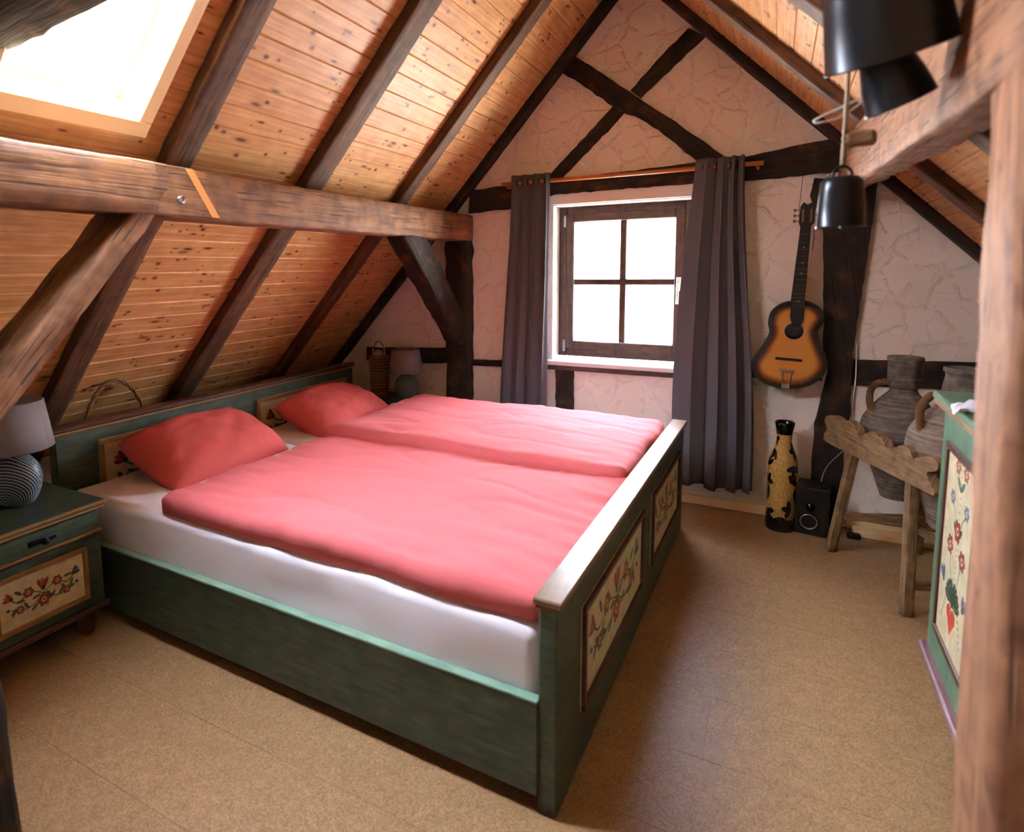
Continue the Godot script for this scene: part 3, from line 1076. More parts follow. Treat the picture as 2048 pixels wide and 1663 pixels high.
func build_roof_timbers() -> void:
	var n_l := Vector3(-LT, 1, 0).normalized()
	var n_r := Vector3(-RT, 1, 0).normalized()
	var perp_l := LOFF / sqrt(1 + LT * LT)
	var perp_r := ROFF / sqrt(1 + RT * RT)
	var zs := [[0.002, 0.075], [0.615, 0.705], [1.344, 1.468], [2.06, 2.165], [2.78, 2.89]]
	var order := ["rafter lying against the gable wall", "first rafter from the gable wall", "second rafter from the gable wall", "rafter right beside the skylight", "rafter on the near side of the skylight"]
	for i in zs.size():
		var zc: float = (zs[i][0] + zs[i][1]) / 2
		var w: float = zs[i][1] - zs[i][0]
		var hl := perp_l + 0.004
		var off := n_l * (hl / 2 - 0.0)
		var a := Vector3(XL + 0.02, left_y(XL + 0.02), zc) + off
		var b := Vector3(RIDGE - 0.03, left_y(RIDGE - 0.03), zc) + off
		beam_thing("rafter", "brown hewn " + order[i] + ", left slope", a, b, w, hl, n_l, mats.rafter if i > 0 else mats.dark_timber, 20 + i, 0.0014, 0.004, Vector3.ZERO, "rafter")
		var hr := perp_r + 0.004
		off = n_r * (hr / 2)
		a = Vector3(RIDGE + 0.03, right_y(RIDGE + 0.03), zc) + off
		b = Vector3(XR - 0.02, right_y(XR - 0.02), zc) + off
		beam_thing("rafter", "brown hewn " + order[i].replace("right beside the skylight", "facing the skylight").replace("on the near side of the skylight", "above the hanging bells") + ", right slope", a, b, w, hr, n_r, mats.rafter if i > 0 else mats.dark_timber, 40 + i, 0.0014, 0.004, Vector3.ZERO, "rafter")
	# left purlin in two lengths with a scarf joint
	beam_thing("purlin", "brown purlin of the left slope running to the gable wall", Vector3(1.33, 1.578, 0.0), Vector3(1.33, 1.582, 2.30), 0.14, 0.163, Vector3.UP, mats.timber, 61, 0.0022, 0.007, Vector3.ZERO, "purlin")
	var m := MB.new()
	timber(m, Vector3(0, 0, 0.2), Vector3(0, 0.004, ZB - 2.05), 0.155, 0.162, Vector3.UP, 62, 0.003, 0.007)
	# the bevelled lap of the joint
	var pu := part("purlin", m, mats.timber, self, true, Vector3(1.335, 1.584, 2.05))
	tag(pu, "grey brown near length of the left purlin with a scarf joint and eye bolt", "purlin")
	m = MB.new()
	var lap := PackedVector2Array([Vector2(0.0, -0.079), Vector2(0.245, -0.079), Vector2(0.245, 0.079), Vector2(0.105, 0.079)])
	prism(m, lap, -0.04, 0.078, 0.003)
	for i in m.p.size():
		var q := m.p[i]
		m.p[i] = Vector3(q.z, q.y, q.x)
	m.fix(0)
	part("scarf_lap", m, mats.timber, pu, false)
	m = MB.new()
	var cut := PackedVector2Array([Vector2(0.002, -0.076), Vector2(0.035, -0.076), Vector2(0.137, 0.076), Vector2(0.104, 0.076)])
	prism(m, cut, 0.07, 0.0795, 0.0)
	for i in m.p.size():
		var q := m.p[i]
		m.p[i] = Vector3(q.z, q.y, q.x)
	m.fix(0)
	var pc := part("fresh_cut", m, mats.pale_cut, pu)
	pc.set_meta("label", "pale freshly cut slanting edge")
	m = MB.new()
	var ring := []
	for k in 17:
		ring.append(Vector3(0.098, -0.03, 0.172) + Vector3(0, cos(TAU * k / 16.0) * 0.011, sin(TAU * k / 16.0) * 0.011))
	tube(m, ring, 0.0035, 6)
	tube(m, [Vector3(0.07, -0.03, 0.172), Vector3(0.089, -0.03, 0.172)], 0.004, 6)
	var eb := part("eye_bolt", m, mats.steel, pu, true)
	eb.set_meta("label", "steel eye bolt")
	# near brace and post of the left truss
	beam_thing("brace", "heavy worn brace slanting down from the left purlin at the left picture edge", Vector3(1.302, 1.56, 2.282), Vector3(1.318, 0.88, 2.886), 0.19, 0.064, Vector3(0, 0.664, 0.748), mats.timber, 63, 0.003, 0.006, Vector3.ZERO, "brace")
	beam_thing("post", "dark post at the left edge of the picture below the brace", Vector3(1.545, 0.0, 2.985), Vector3(1.345, 1.51, 2.97), 0.15, 0.15, Vector3(0, 0, 1), mats.dark_timber, 64, 0.006, 0.014, Vector3.ZERO, "post")
	beam_thing("collar_beam", "dark collar beam crossing in front of the skylight", Vector3(1.15, 1.925, 2.76), Vector3(3.62, 1.975, 2.76), 0.15, 0.15, Vector3.UP, mats.dark_timber, 65, 0.006, 0.012, Vector3(0, 0.06, 0), "beam")
	# right purlin and post
	beam_thing("purlin", "reddish brown purlin of the right slope behind the bells", Vector3(3.408, 1.782, 0.0), Vector3(3.408, 1.655, 2.66), 0.095, 0.215, Vector3.UP, mats.red_timber, 66, 0.003, 0.006, Vector3(0, -0.012, 0), "purlin")
	beam_thing("purlin", "brown near length of the right purlin above the foreground post", Vector3(3.408, 1.655, 2.66), Vector3(3.408, 1.655, ZB), 0.095, 0.215, Vector3.UP, mats.red_timber, 68, 0.005, 0.012, Vector3.ZERO, "purlin")
	beam_thing("post", "reddish brown post in the right foreground in front of the dresser", Vector3(3.435, 0.0, 2.735), Vector3(3.435, 1.55, 2.56), 0.15, 0.15, Vector3(0, 0, 1), mats.red_timber, 67, 0.0035, 0.009, Vector3.ZERO, "post")

func frame_bars(m: MB, x0: float, x1: float, y0: float, y1: float, w: float, z0: float, z1: float, b := 0.003) -> void:
	var zc := (z0 + z1) / 2
	var hz := (z1 - z0) / 2
	cbox(m, Vector3(x0 + w / 2, (y0 + y1) / 2, zc), Vector3(w / 2, (y1 - y0) / 2, hz), b, 1)
	cbox(m, Vector3(x1 - w / 2, (y0 + y1) / 2, zc), Vector3(w / 2, (y1 - y0) / 2, hz), b, 1)
	cbox(m, Vector3((x0 + x1) / 2, y0 + w / 2, zc), Vector3((x1 - x0) / 2 - w, w / 2, hz), b, 0)
	cbox(m, Vector3((x0 + x1) / 2, y1 - w / 2, zc), Vector3((x1 - x0) / 2 - w, w / 2, hz), b, 0)

func build_window() -> void:
	var w := struct("window_1")
	var m := MB.new()
	frame_bars(m, 1.933, 2.709, 0.773, 1.689, 0.052, -0.19, -0.115, 0.004)
	part("frame", m, mats.window_wood, w)
	m = MB.new()
	frame_bars(m, 1.982, 2.660, 0.822, 1.642, 0.050, -0.175, -0.10, 0.005)
	var sash := part("sash", m, mats.window_wood, w)
	m = MB.new()
	cbox(m, Vector3(2.321, 1.232, -0.135), Vector3(0.019, 0.36, 0.016), 0.004, 1)
	part("muntin", m, mats.window_wood, sash)
	m = MB.new()
	cbox(m, Vector3(2.321, 1.232, -0.135), Vector3(0.292, 0.018, 0.0155), 0.004, 0)
	part("muntin", m, mats.window_wood, sash)
	for q in [[2.030, 2.308, 0.868, 1.220], [2.334, 2.612, 0.868, 1.220], [2.030, 2.308, 1.244, 1.596], [2.334, 2.612, 1.244, 1.596]]:
		m = MB.new()
		cbox(m, Vector3((q[0] + q[1]) / 2, (q[2] + q[3]) / 2, -0.14), Vector3((q[1] - q[0]) / 2, (q[3] - q[2]) / 2, 0.002), 0.0005)
		part("pane", m, mats.glass, sash)
	m = MB.new()
	cbox(m, Vector3(2.637, 1.22, -0.095), Vector3(0.012, 0.04, 0.006), 0.003)
	tube(m, [Vector3(2.637, 1.22, -0.09), Vector3(2.637, 1.22, -0.055), Vector3(2.637, 1.11, -0.05)], [0.007, 0.008, 0.008], 8)
	part("handle", m, mats.white_paint, w, true)
	for y in [0.84, 1.6]:
		m = MB.new()
		cbox(m, Vector3(1.976, y, -0.10), Vector3(0.008, 0.035, 0.008), 0.002)
		part("hinge", m, mats.steel, w)
	m = MB.new()
	cbox(m, Vector3(2.315, 0.748, -0.045), Vector3(0.415, 0.014, 0.09), 0.005)
	part("sill", m, mats.white_paint, w)
	m = MB.new()
	cbox(m, Vector3(2.315, 0.720, 0.015), Vector3(0.41, 0.014, 0.025), 0.003)
	part("sill_board", m, mats.window_wood, w)

func build_skylight() -> void:
	var w := struct("window_2")
	var lb := Basis(Vector3(0, 0, 1), atan(LT))
	var n_l := Vector3(-LT, 1, 0).normalized()
	var base := Vector3(1.30, left_y(1.30) + LOFF, 2.25)   # lower far corner of the opening in the boards
	var len := (1.96 - 1.30) * sqrt(1 + LT * LT)
	var hole := 0.5
	# pale lining with a mitred trim on the room side; local x up the slope, y outwards, z along the room
	var pc := func(c: Vector3) -> Vector3: return base + lb * c
	var m := MB.new()
	cbox(m, pc.call(Vector3(0.028, 0.065, hole / 2)), Vector3(0.028, 0.085, hole / 2), 0.003, 2, lb)
	part("lining", m, mats.pine_trim, w)
	m = MB.new()
	cbox(m, pc.call(Vector3(len - 0.028, 0.065, hole / 2)), Vector3(0.028, 0.085, hole / 2), 0.003, 2, lb)
	part("lining", m, mats.pine_trim, w)
	for z in [0.023, hole - 0.023]:
		m = MB.new()
		cbox(m, pc.call(Vector3(len / 2, 0.065, z)), Vector3(len / 2 - 0.056, 0.085, 0.023), 0.003, 0, lb)
		part("lining", m, mats.pine_trim, w)
	# sash and pane
	m = MB.new()
	for q in [[0.062, 1], [len - 0.062, 1]]:
		cbox(m, pc.call(Vector3(q[0], 0.125, hole / 2)), Vector3(0.018, 0.02, hole / 2 - 0.036), 0.003, 2, lb)
	for z in [0.052, hole - 0.052]:
		cbox(m, pc.call(Vector3(len / 2, 0.125, z)), Vector3(len / 2 - 0.08, 0.02, 0.016), 0.003, 0, lb)
	part("sash", m, mats.pale_sash, w)
	m = MB.new()
	cbox(m, pc.call(Vector3(len / 2, 0.132, hole / 2)), Vector3(len / 2 - 0.075, 0.002, hole / 2 - 0.065), 0.0005, 0, lb)
	part("pane", m, mats.glass, w)

# moulding strips round a panel; local plane xy, front at +z
func moulding(m: MB, w: float, h: float, t: float, d: float) -> void:
	for s in [-1.0, 1.0]:
		cbox(m, Vector3(0, s * (h - t) / 2, d / 2), Vector3(w / 2, t / 2, d / 2), t * 0.3, 0)
		cbox(m, Vector3(s * (w - t) / 2, 0, d / 2), Vector3(t / 2, h / 2 - t, d / 2), t * 0.3, 1)

func panel_mesh(w: float, h: float) -> MB:
	var m := MB.new()
	var a := Vector3(-w / 2, -h / 2, 0.002); var b := Vector3(w / 2, -h / 2, 0.002); var c := Vector3(w / 2, h / 2, 0.002); var d := Vector3(-w / 2, h / 2, 0.002)
	cbox(m, Vector3(0, 0, -0.001), Vector3(w / 2, h / 2, 0.003), 0.0005, 0)
	for i in m.p.size():
		m.uv[i] = Vector2(m.p[i].x / w + 0.5, 0.5 - m.p[i].y / h)
	return m

func build_bed() -> void:
	var bed := thing("double_bed", "green painted double bed with flower panels on head and foot boards", "bed", bedpos(0, 0, 0), BED_YAW)
	var m := MB.new()
	cbox(m, Vector3(-0.025, 0.345, -0.95), Vector3(0.025, 0.345, 0.95), 0.004, 2)
	var hb := part("headboard", m, mats.green, bed)
	m = MB.new()
	cbox(m, Vector3(-0.022, 0.70, -0.95), Vector3(0.036, 0.011, 0.962), 0.005, 2)
	part("cap", m, mats.brown_trim, hb)
	m = MB.new()
	cbox(m, Vector3(-0.022, 0.684, -0.95), Vector3(0.030, 0.006, 0.956), 0.003, 2)
	part("cap", m, mats.gold_trim, hb)
	var face := spray_panel(768, 300, 3, 1.9)
	for t in [[0.171, 0.882], [1.048, 1.818]]:
		var w: float = t[1] - t[0]
		var hh := 0.30
		var c := Vector3(0.001, 0.625 - hh / 2, -(t[0] + t[1]) / 2)
		var p := part("flower_panel", panel_mesh(w, hh), face, bed, false, c)
		p.rotation.y = PI / 2
		m = MB.new()
		moulding(m, w, hh, 0.020, 0.014)
		part("moulding", m, mats.gold_trim, p)
	m = MB.new()
	cbox(m, Vector3(2.0515, 0.272, -0.95), Vector3(0.0225, 0.272, 0.945), 0.004, 2)
	var fb := part("footboard", m, mats.green, bed)
	m = MB.new()
	cbox(m, Vector3(2.053, 0.550, -0.95), Vector3(0.036, 0.009, 0.955), 0.004, 2)
	var cp := part("cap", m, mats.cap, fb)
	cp.set_meta("label", "glossy worn brown cap rail")
	m = MB.new()
	cbox(m, Vector3(2.0515, 0.537, -0.95), Vector3(0.029, 0.005, 0.95), 0.002, 2)
	part("cap", m, mats.brown_trim, fb)
	for t in [[0.195, 0.932], [1.10, 1.745]]:
		var w: float = t[1] - t[0]
		var hh := 0.292
		var c := Vector3(2.075, 0.301, -(t[0] + t[1]) / 2)
		var p := part("flower_panel", panel_mesh(w, hh), face, bed, false, c)
		p.rotation.y = PI / 2
		m = MB.new()
		moulding(m, w, hh, 0.019, 0.013)
		part("moulding", m, mats.brown_trim, p)
	for t in [0.012, 1.888]:
		m = MB.new()
		cbox(m, Vector3(1.015, 0.168, -t), Vector3(1.014, 0.122, 0.012), 0.003, 0)
		var rail := part("side_rail", m, mats.green, bed)
		m = MB.new()
		cbox(m, Vector3(1.015, 0.292, -t), Vector3(1.014, 0.004, 0.014), 0.002, 0)
		part("rail_edge", m, mats.pale_green, rail)
	m = MB.new()
	cbox(m, Vector3(1.015, 0.2, -0.95), Vector3(1.0, 0.03, 0.92), 0.003, 0)
	part("slat_base", m, mats.old_wood, bed)
	for t in [0.03, 1.87]:
		m = MB.new()
		cbox(m, Vector3(2.0515, 0.014, -t), Vector3(0.0205, 0.0135, 0.025), 0.002, 1)
		part("foot", m, mats.brown_trim, bed)

	# mattresses
	for k in 2:
		m = MB.new()
		var sd := 5.0 + k * 9.0
		soft_box(m, Vector3(1.005, 0.118, 0.455), 0.035, 0.045, func(q: Vector3, n: Vector3) -> Vector3:
			var r := nz.get_noise_3d(q.x * 2.2 + sd, q.y * 5.0, q.z * 2.6) * 0.008
			var wr := absf(nz.get_noise_3d(q.x * 5.0 + sd, q.y * 9.0 + 3.0, q.z * 5.0))
			r += -0.004 * (1.0 - smoothstep(0.0, 0.12, wr))
			return q + n * r + Vector3(0, -0.012 * pow(absf(q.x) / 1.0, 6.0) if q.y > 0 else 0.0, 0))
		var mt := part("mattress", m, mats.sheet, self, true, bedpos(1.015, 0.348, 0.482 + k * 0.936))
		mt.rotation.y = BED_YAW
		tag(mt, ["near mattress under a white fitted sheet, beside the near bedside cabinet", "far mattress under a white fitted sheet, on the window side of the bed"][k], "mattress", "mattresses on the bed")
	# pillows
	pillow(bedpos(0.25, 0.550, 0.535), 0.36, 0.0, 3.0, "near coral red pillow leaning against the headboard")
	pillow(bedpos(0.295, 0.545, 1.385), 0.32, 0.06, 17.0, "far coral red pillow on the window side of the bed")
	# quilts
	quilt(bedpos(1.305, 0.503, 0.515), Vector3(0.725, 0.034, 0.480), 4.0, 0.0, "near coral red quilt with ribbed edges, white sheet showing beside it", 0.0)
	quilt(bedpos(1.290, 0.520, 1.385), Vector3(0.720, 0.048, 0.435), 23.0, 0.012, "far coral red quilt by the window, its puffed edge over the near quilt", 0.0)

func pillow(at: Vector3, tilt: float, turn: float, sd: float, label: String) -> void:
	var m := MB.new()
	var start := 0
	var n := 44
	var hl := 0.325
	var hw := 0.205
	var th := 0.098
	var f := func(i: int, j: int, s: float) -> Vector3:
		var u := -1.0 + 2.0 * i / n
		var v := -1.0 + 2.0 * j / n
		var t := pow(maxf(0.0, 1.0 - pow(absf(u), 3.2)), 0.5) * pow(maxf(0.0, 1.0 - pow(absf(v), 2.6)), 0.5)
		var px := hw * v * (1.0 - 0.09 * (1.0 - u * u) * 0.0 - 0.10 * pow(absf(u), 3.0) * (1.0 - absf(v)) ) * (1.0 - 0.06 * (1.0 - pow(absf(v), 2.0)) * 0.0)
		var pz := hl * u * (1.0 - 0.03 * pow(absf(v), 6.0))
		px *= 1.0 - 0.05 * pow(absf(u), 6.0) * absf(v)
		var wr := nz.get_noise_3d(u * 1.6 + sd, v * 1.6, s) * 0.012
		wr += (0.5 - absf(nz.get_noise_3d(u * 3.4 + sd, v * 2.0 + sd, s * 2.0))) * 0.014 * smoothstep(0.35, 0.95, maxf(absf(u), absf(v)))
		var sag := -0.02 * u * u
		return Vector3(px, s * (th * t) + wr * t + sag, pz)
	for s in [-1.0, 1.0]:
		for i in n:
			for j in n:
				var a: Vector3 = f.call(i, j, s); var b: Vector3 = f.call(i + 1, j, s); var c: Vector3 = f.call(i + 1, j + 1, s); var d: Vector3 = f.call(i, j + 1, s)
				var ua := Vector2(i, j) / n; var ub := Vector2(i + 1, j) / n; var uc := Vector2(i + 1, j + 1) / n; var ud := Vector2(i, j + 1) / n
				if s > 0:
					m.quad(a, b, c, d, ua, ub, uc, ud)
				else:
					m.quad(a, d, c, b, ua, ud, uc, ub)
	m.fix(start)
	var o := part("pillow", m, mats.pillow, self, true, at)
	o.rotation = Vector3(0, BED_YAW + turn, -tilt)
	tag(o, label, "pillow", "pillows on the bed")

func quilt(at: Vector3, h: Vector3, sd: float, puff: float, label: String, turn: float) -> void:
	var m := MB.new()
	soft_box(m, h, h.y * 0.92, 0.018, func(q: Vector3, n: Vector3) -> Vector3:
		var top := 1.0 if n.y > -0.2 else 0.0
		var ex := 1.0 - smoothstep(0.75, 1.0, absf(q.x) / h.x)
		var ez := 1.0 - smoothstep(0.72, 1.0, absf(q.z) / h.z)
		# long soft swells, creases running across, small tucks at the edges
		var sw := nz.get_noise_3d(q.x * 1.5 + sd, 0.0, q.z * 2.4) * 0.014
		var cr := nz.get_noise_3d(q.x * 1.1 + q.z * 0.9 + sd * 3.0, 7.0, q.z * 3.4 - q.x * 0.6)
		var fold := -0.0045 * (1.0 - smoothstep(0.0, 0.16, absf(cr)))
		var cr2 := nz.get_noise_3d(q.x * 2.6 + sd, 3.0, q.z * 6.5 + q.x * 1.3)
		fold += -0.0015 * (1.0 - smoothstep(0.0, 0.2, absf(cr2)))
		var tuck := sin(q.x * 46.0 + nz.get_noise_2d(q.x * 4.0, sd) * 5.0) * 0.0025 * (1.0 - ez) + sin(q.z * 52.0 + nz.get_noise_2d(q.z * 4.0, sd) * 5.0) * 0.0035 * (1.0 - ex)
		var y := q.y + top * (sw + fold + tuck + puff * (1.0 - ez * 0.4))
		y += top * 0.010 * ex * ez
		if n.y < -0.2:
			y = -h.y
		var out := Vector3(q.x, y, q.z)
		# an outline that is not quite straight
		out.z += nz.get_noise_2d(q.x * 1.6 + sd, 5.0) * 0.016 * absf(q.z) / h.z
		out.x += nz.get_noise_2d(q.z * 2.2 + sd, 9.0) * 0.018 * absf(q.x) / h.x
		return out)
	var o := part("quilt", m, mats.coral, self, true, at)
	o.rotation.y = BED_YAW + turn
	tag(o, label, "quilt", "quilts on the bed")

func build_curtains() -> void:
	var rod := thing("curtain_rod", "wooden curtain rod above the window", "curtain rod", Vector3(1.64, 1.8245, 0.085))
	var m := MB.new()
	tube(m, [Vector3(0, 0, 0), Vector3(0.7, 0.0, 0), Vector3(1.40, 0.0, 0)], 0.0115, 12)
	part("pole", m, mats.rod, rod, true)
	for x in [0.035, 1.375]:
		m = MB.new()
		tube(m, [Vector3(x, -0.015, -0.065), Vector3(x, -0.018, 0.0), Vector3(x, -0.014, 0.004)], 0.009, 8)
		part("bracket", m, mats.rod, rod, true)
	curtain("grey eyelet curtain hanging left of the window", 1.62, 1.705, 1.945, 1.63, 1.93, 0.06, 3.5, 2.0)
	curtain("wide grey eyelet curtain hanging right of the window behind the bed foot", 2.66, 2.728, 2.955, 2.665, 3.05, 0.135, 3.5, 31.0)

func curtain(label: String, mid: float, t0: float, t1: float, b0: float, b1: float, bottom: float, pleats: float, sd: float) -> void:
	var top := 1.868
	var base := Vector3((b0 + b1) / 2, bottom, 0.085)
	var o := thing("curtain", label, "curtain", base, 0.0, "curtains at the window")
	var m := MB.new()
	sheet(m, 110, 44, func(u: float, v: float) -> Vector3:
		var y := lerpf(top, bottom, v)
		var k := smoothstep(0.0, 0.85, v)
		var x0 := lerpf(t0, b0, k) - 0.03 * sin(PI * v) * (1.0 if sd > 20.0 else 0.0)
		var x1 := lerpf(t1, b1, k)
		var ph := (u if sd < 20.0 else pow(u, 1.9)) * pleats * TAU + nz.get_noise_2d(v * 0.7 + sd, u * 1.4) * 1.3 * v
		var amp := lerpf(0.027, 0.036, v) * (0.85 + 0.35 * nz.get_noise_2d(u * 3.0 + sd, 2.0))
		var s := sin(ph)
		var z := s * amp
		var x := lerpf(x0, x1, u) + sin(2.0 * ph) * 0.010
		y += (0.012 * nz.get_noise_2d(u * 2.5 + sd, 4.0) - 0.01 * cos(ph)) * smoothstep(0.8, 1.0, v)
		return Vector3(x, y, 0.085 + z + 0.012) - base, 0.004)
	part("cloth", m, mats.curtain, o, true)
	# eyelets where the rod passes through the cloth
	var n := int(pleats * 2.0)
	for i in n + 1:
		var u := float(i) / (pleats * 2.0)
		if u > 0.99 or u < 0.01:
			continue
		m = MB.new()
		var ring := []
		var c := Vector3(lerpf(t0, t1, u), 1.8245, 0.09) - base
		for k in 17:
			ring.append(c + Vector3(0.002 * cos(TAU * k / 16.0), sin(TAU * k / 16.0) * 0.019, cos(TAU * k / 16.0) * 0.019))
		tube(m, ring, 0.003, 6)
		part("eyelet", m, mats.iron, o, true)

func striped_lamp_texture() -> ImageTexture:
	return pack(512, 512, func(x, y):
		# arcs round a point on each face, like a finger print
		var u: float = fposmod(x / 256.0, 1.0) - 0.5
		var v: float = y / 512.0
		var d := sqrt(u * u * 2.4 + pow(v - 0.98, 2.0))
		var s := 0.5 + 0.5 * sin(d * 108.0)
		return Color(0.085, 0.10, 0.115).lerp(Color(0.66, 0.73, 0.78), smoothstep(0.5, 0.85, s)))

func make_lamp(label: String, at: Vector3, turn: float, k: float) -> void:
	var o := thing("table_lamp", label, "lamp", at, turn, "bedside lamps")
	var m := MB.new()
	var prof := spline2([Vector2(0.0, 0.0), Vector2(0.045, 0.0), Vector2(0.066, 0.022), Vector2(0.086, 0.075), Vector2(0.081, 0.128), Vector2(0.052, 0.168), Vector2(0.018, 0.180)], 6)
	lathe(m, prof, 40)
	for i in m.p.size():
		m.uv[i].y = 1.0 - m.p[i].y / 0.18
	for i in m.p.size():
		m.p[i] = m.p[i] * k
		m.p[i].z *= 0.72
	part("base", m, mats.lamp_stripe, o, true)
	m = MB.new()
	lathe(m, [Vector2(0.0, 0.176 * k), Vector2(0.016 * k, 0.176 * k), Vector2(0.012 * k, 0.186 * k), Vector2(0.010 * k, 0.215 * k), Vector2(0.0, 0.215 * k)], 16)
	part("neck", m, mats.steel, o, true)
	m = MB.new()
	var r0 := 0.126 * k
	var r1 := 0.102 * k
	var y0 := 0.200 * k
	var y1 := 0.365 * k
	lathe(m, [Vector2(r0, y0), Vector2(r1, y1), Vector2(r1 - 0.003, y1), Vector2(r0 - 0.003, y0), Vector2(r0, y0)], 48)
	part("lamp_shade", m, mats.shade, o, true)
	m = MB.new()
	for a in 3:
		var an := TAU * a / 3.0
		tube(m, [Vector3(0, 0.212 * k, 0), Vector3(cos(an) * (r0 - 0.004), 0.215 * k, sin(an) * (r0 - 0.004))], 0.0015, 6)
	part("shade_ring", m, mats.steel, o, true)

func build_nightstands() -> void:
	mats.lamp_stripe = smat(Color.WHITE, 0.4, striped_lamp_texture())
	var face := spray_panel(512, 300, 8, 1.6)
	nightstand("green bedside cabinet with flower panel in front at the left picture edge", Vector3(0.79, 0, 2.512), 0.43, 0.38, 0.505, face)
	nightstand("dark bedside cabinet in the far corner behind the far pillow", Vector3(0.93, 0, 0.178), 0.30, 0.44, 0.462, face)
	make_lamp("table lamp with striped round base on the near bedside cabinet", Vector3(0.765, 0.505, 2.458), 0.5, 1.02)
	make_lamp("table lamp on the far cabinet in the dark corner", Vector3(0.985, 0.462, 0.178), 0.4, 0.92)
	# baskets
	var b := thing("wicker_basket", "wicker basket with arched handle behind the headboard, near end", "basket", Vector3(0.452, 0.0, 1.868))
	var m := MB.new()
	lathe(m, [Vector2(0.0, 0.003), Vector2(0.10, 0.003), Vector2(0.115, 0.53), Vector2(0.109, 0.53), Vector2(0.095, 0.012), Vector2(0.0, 0.012)], 28)
	for i in m.p.size():
		m.p[i].z *= 1.36
	part("body", m, mats.dark_wicker, b, true)
	for y in 17:
		m = MB.new()
		var ring := []
		for k in 33:
			var a := TAU * k / 32.0
			var r := 0.101 + 0.016 * y / 17.0 + (0.002 if (k + y) % 2 == 0 else -0.002)
			ring.append(Vector3(cos(a) * r, 0.02 + y * 0.031, sin(a) * r * 1.36))
		tube(m, ring, 0.012, 6)
		part("weave_ring", m, mats.wicker, b, true)
	arch_handle(b, 0.162, 0.52, 0.305, Vector3(0, 0, 1), mats.wicker, 0.009)
	b = thing("wicker_basket", "tall wicker basket with ring handle on the far cabinet", "basket", Vector3(0.785, 0.462, 0.20))
	m = MB.new()
	lathe(m, [Vector2(0.0, 0.003), Vector2(0.052, 0.003), Vector2(0.062, 0.29), Vector2(0.057, 0.29), Vector2(0.047, 0.012), Vector2(0.0, 0.012)], 24)
	part("body", m, mats.dark_wicker, b, true)
	for y in 14:
		m = MB.new()
		var ring := []
		for k in 25:
			var a := TAU * k / 24.0
			var r := 0.054 + 0.011 * y / 14.0 + (0.0015 if (k + y) % 2 == 0 else -0.0015)
			ring.append(Vector3(cos(a) * r, 0.012 + y * 0.0205, sin(a) * r))
		tube(m, ring, 0.008, 6)
		part("weave_ring", m, mats.wicker, b, true)
	arch_handle(b, 0.05, 0.288, 0.09, Vector3(1, 0, 0), mats.rope, 0.005)
	var pk := thing("round_ornament", "pale round ornament sticking out of the tall wicker basket", "ornament", Vector3(0.785, 0.72, 0.20))
	m = MB.new()
	lathe(m, spline2([Vector2(0.0, -0.04), Vector2(0.03, -0.025), Vector2(0.036, 0.02), Vector2(0.026, 0.055), Vector2(0.0, 0.068)], 6), 20)
	part("body", m, mats.rope, pk, true)

func arch_handle(parent: Node, half: float, y: float, h: float, dir: Vector3, mt: Material, r: float) -> void:
	for s in 2:
		var path := []
		for k in 41:
			var a := PI * k / 40.0
			var tw := a * 14.0 + s * PI
			path.append(dir * cos(a) * half + Vector3(0, y + sin(a) * h, 0) + (dir.cross(Vector3.UP) * cos(tw) + (dir * cos(a) + Vector3.UP * sin(a)) * sin(tw)) * r * 0.6)
		var m := MB.new()
		tube(m, path, r * 0.75, 6)
		part("handle_strand", m, mt, parent, true)

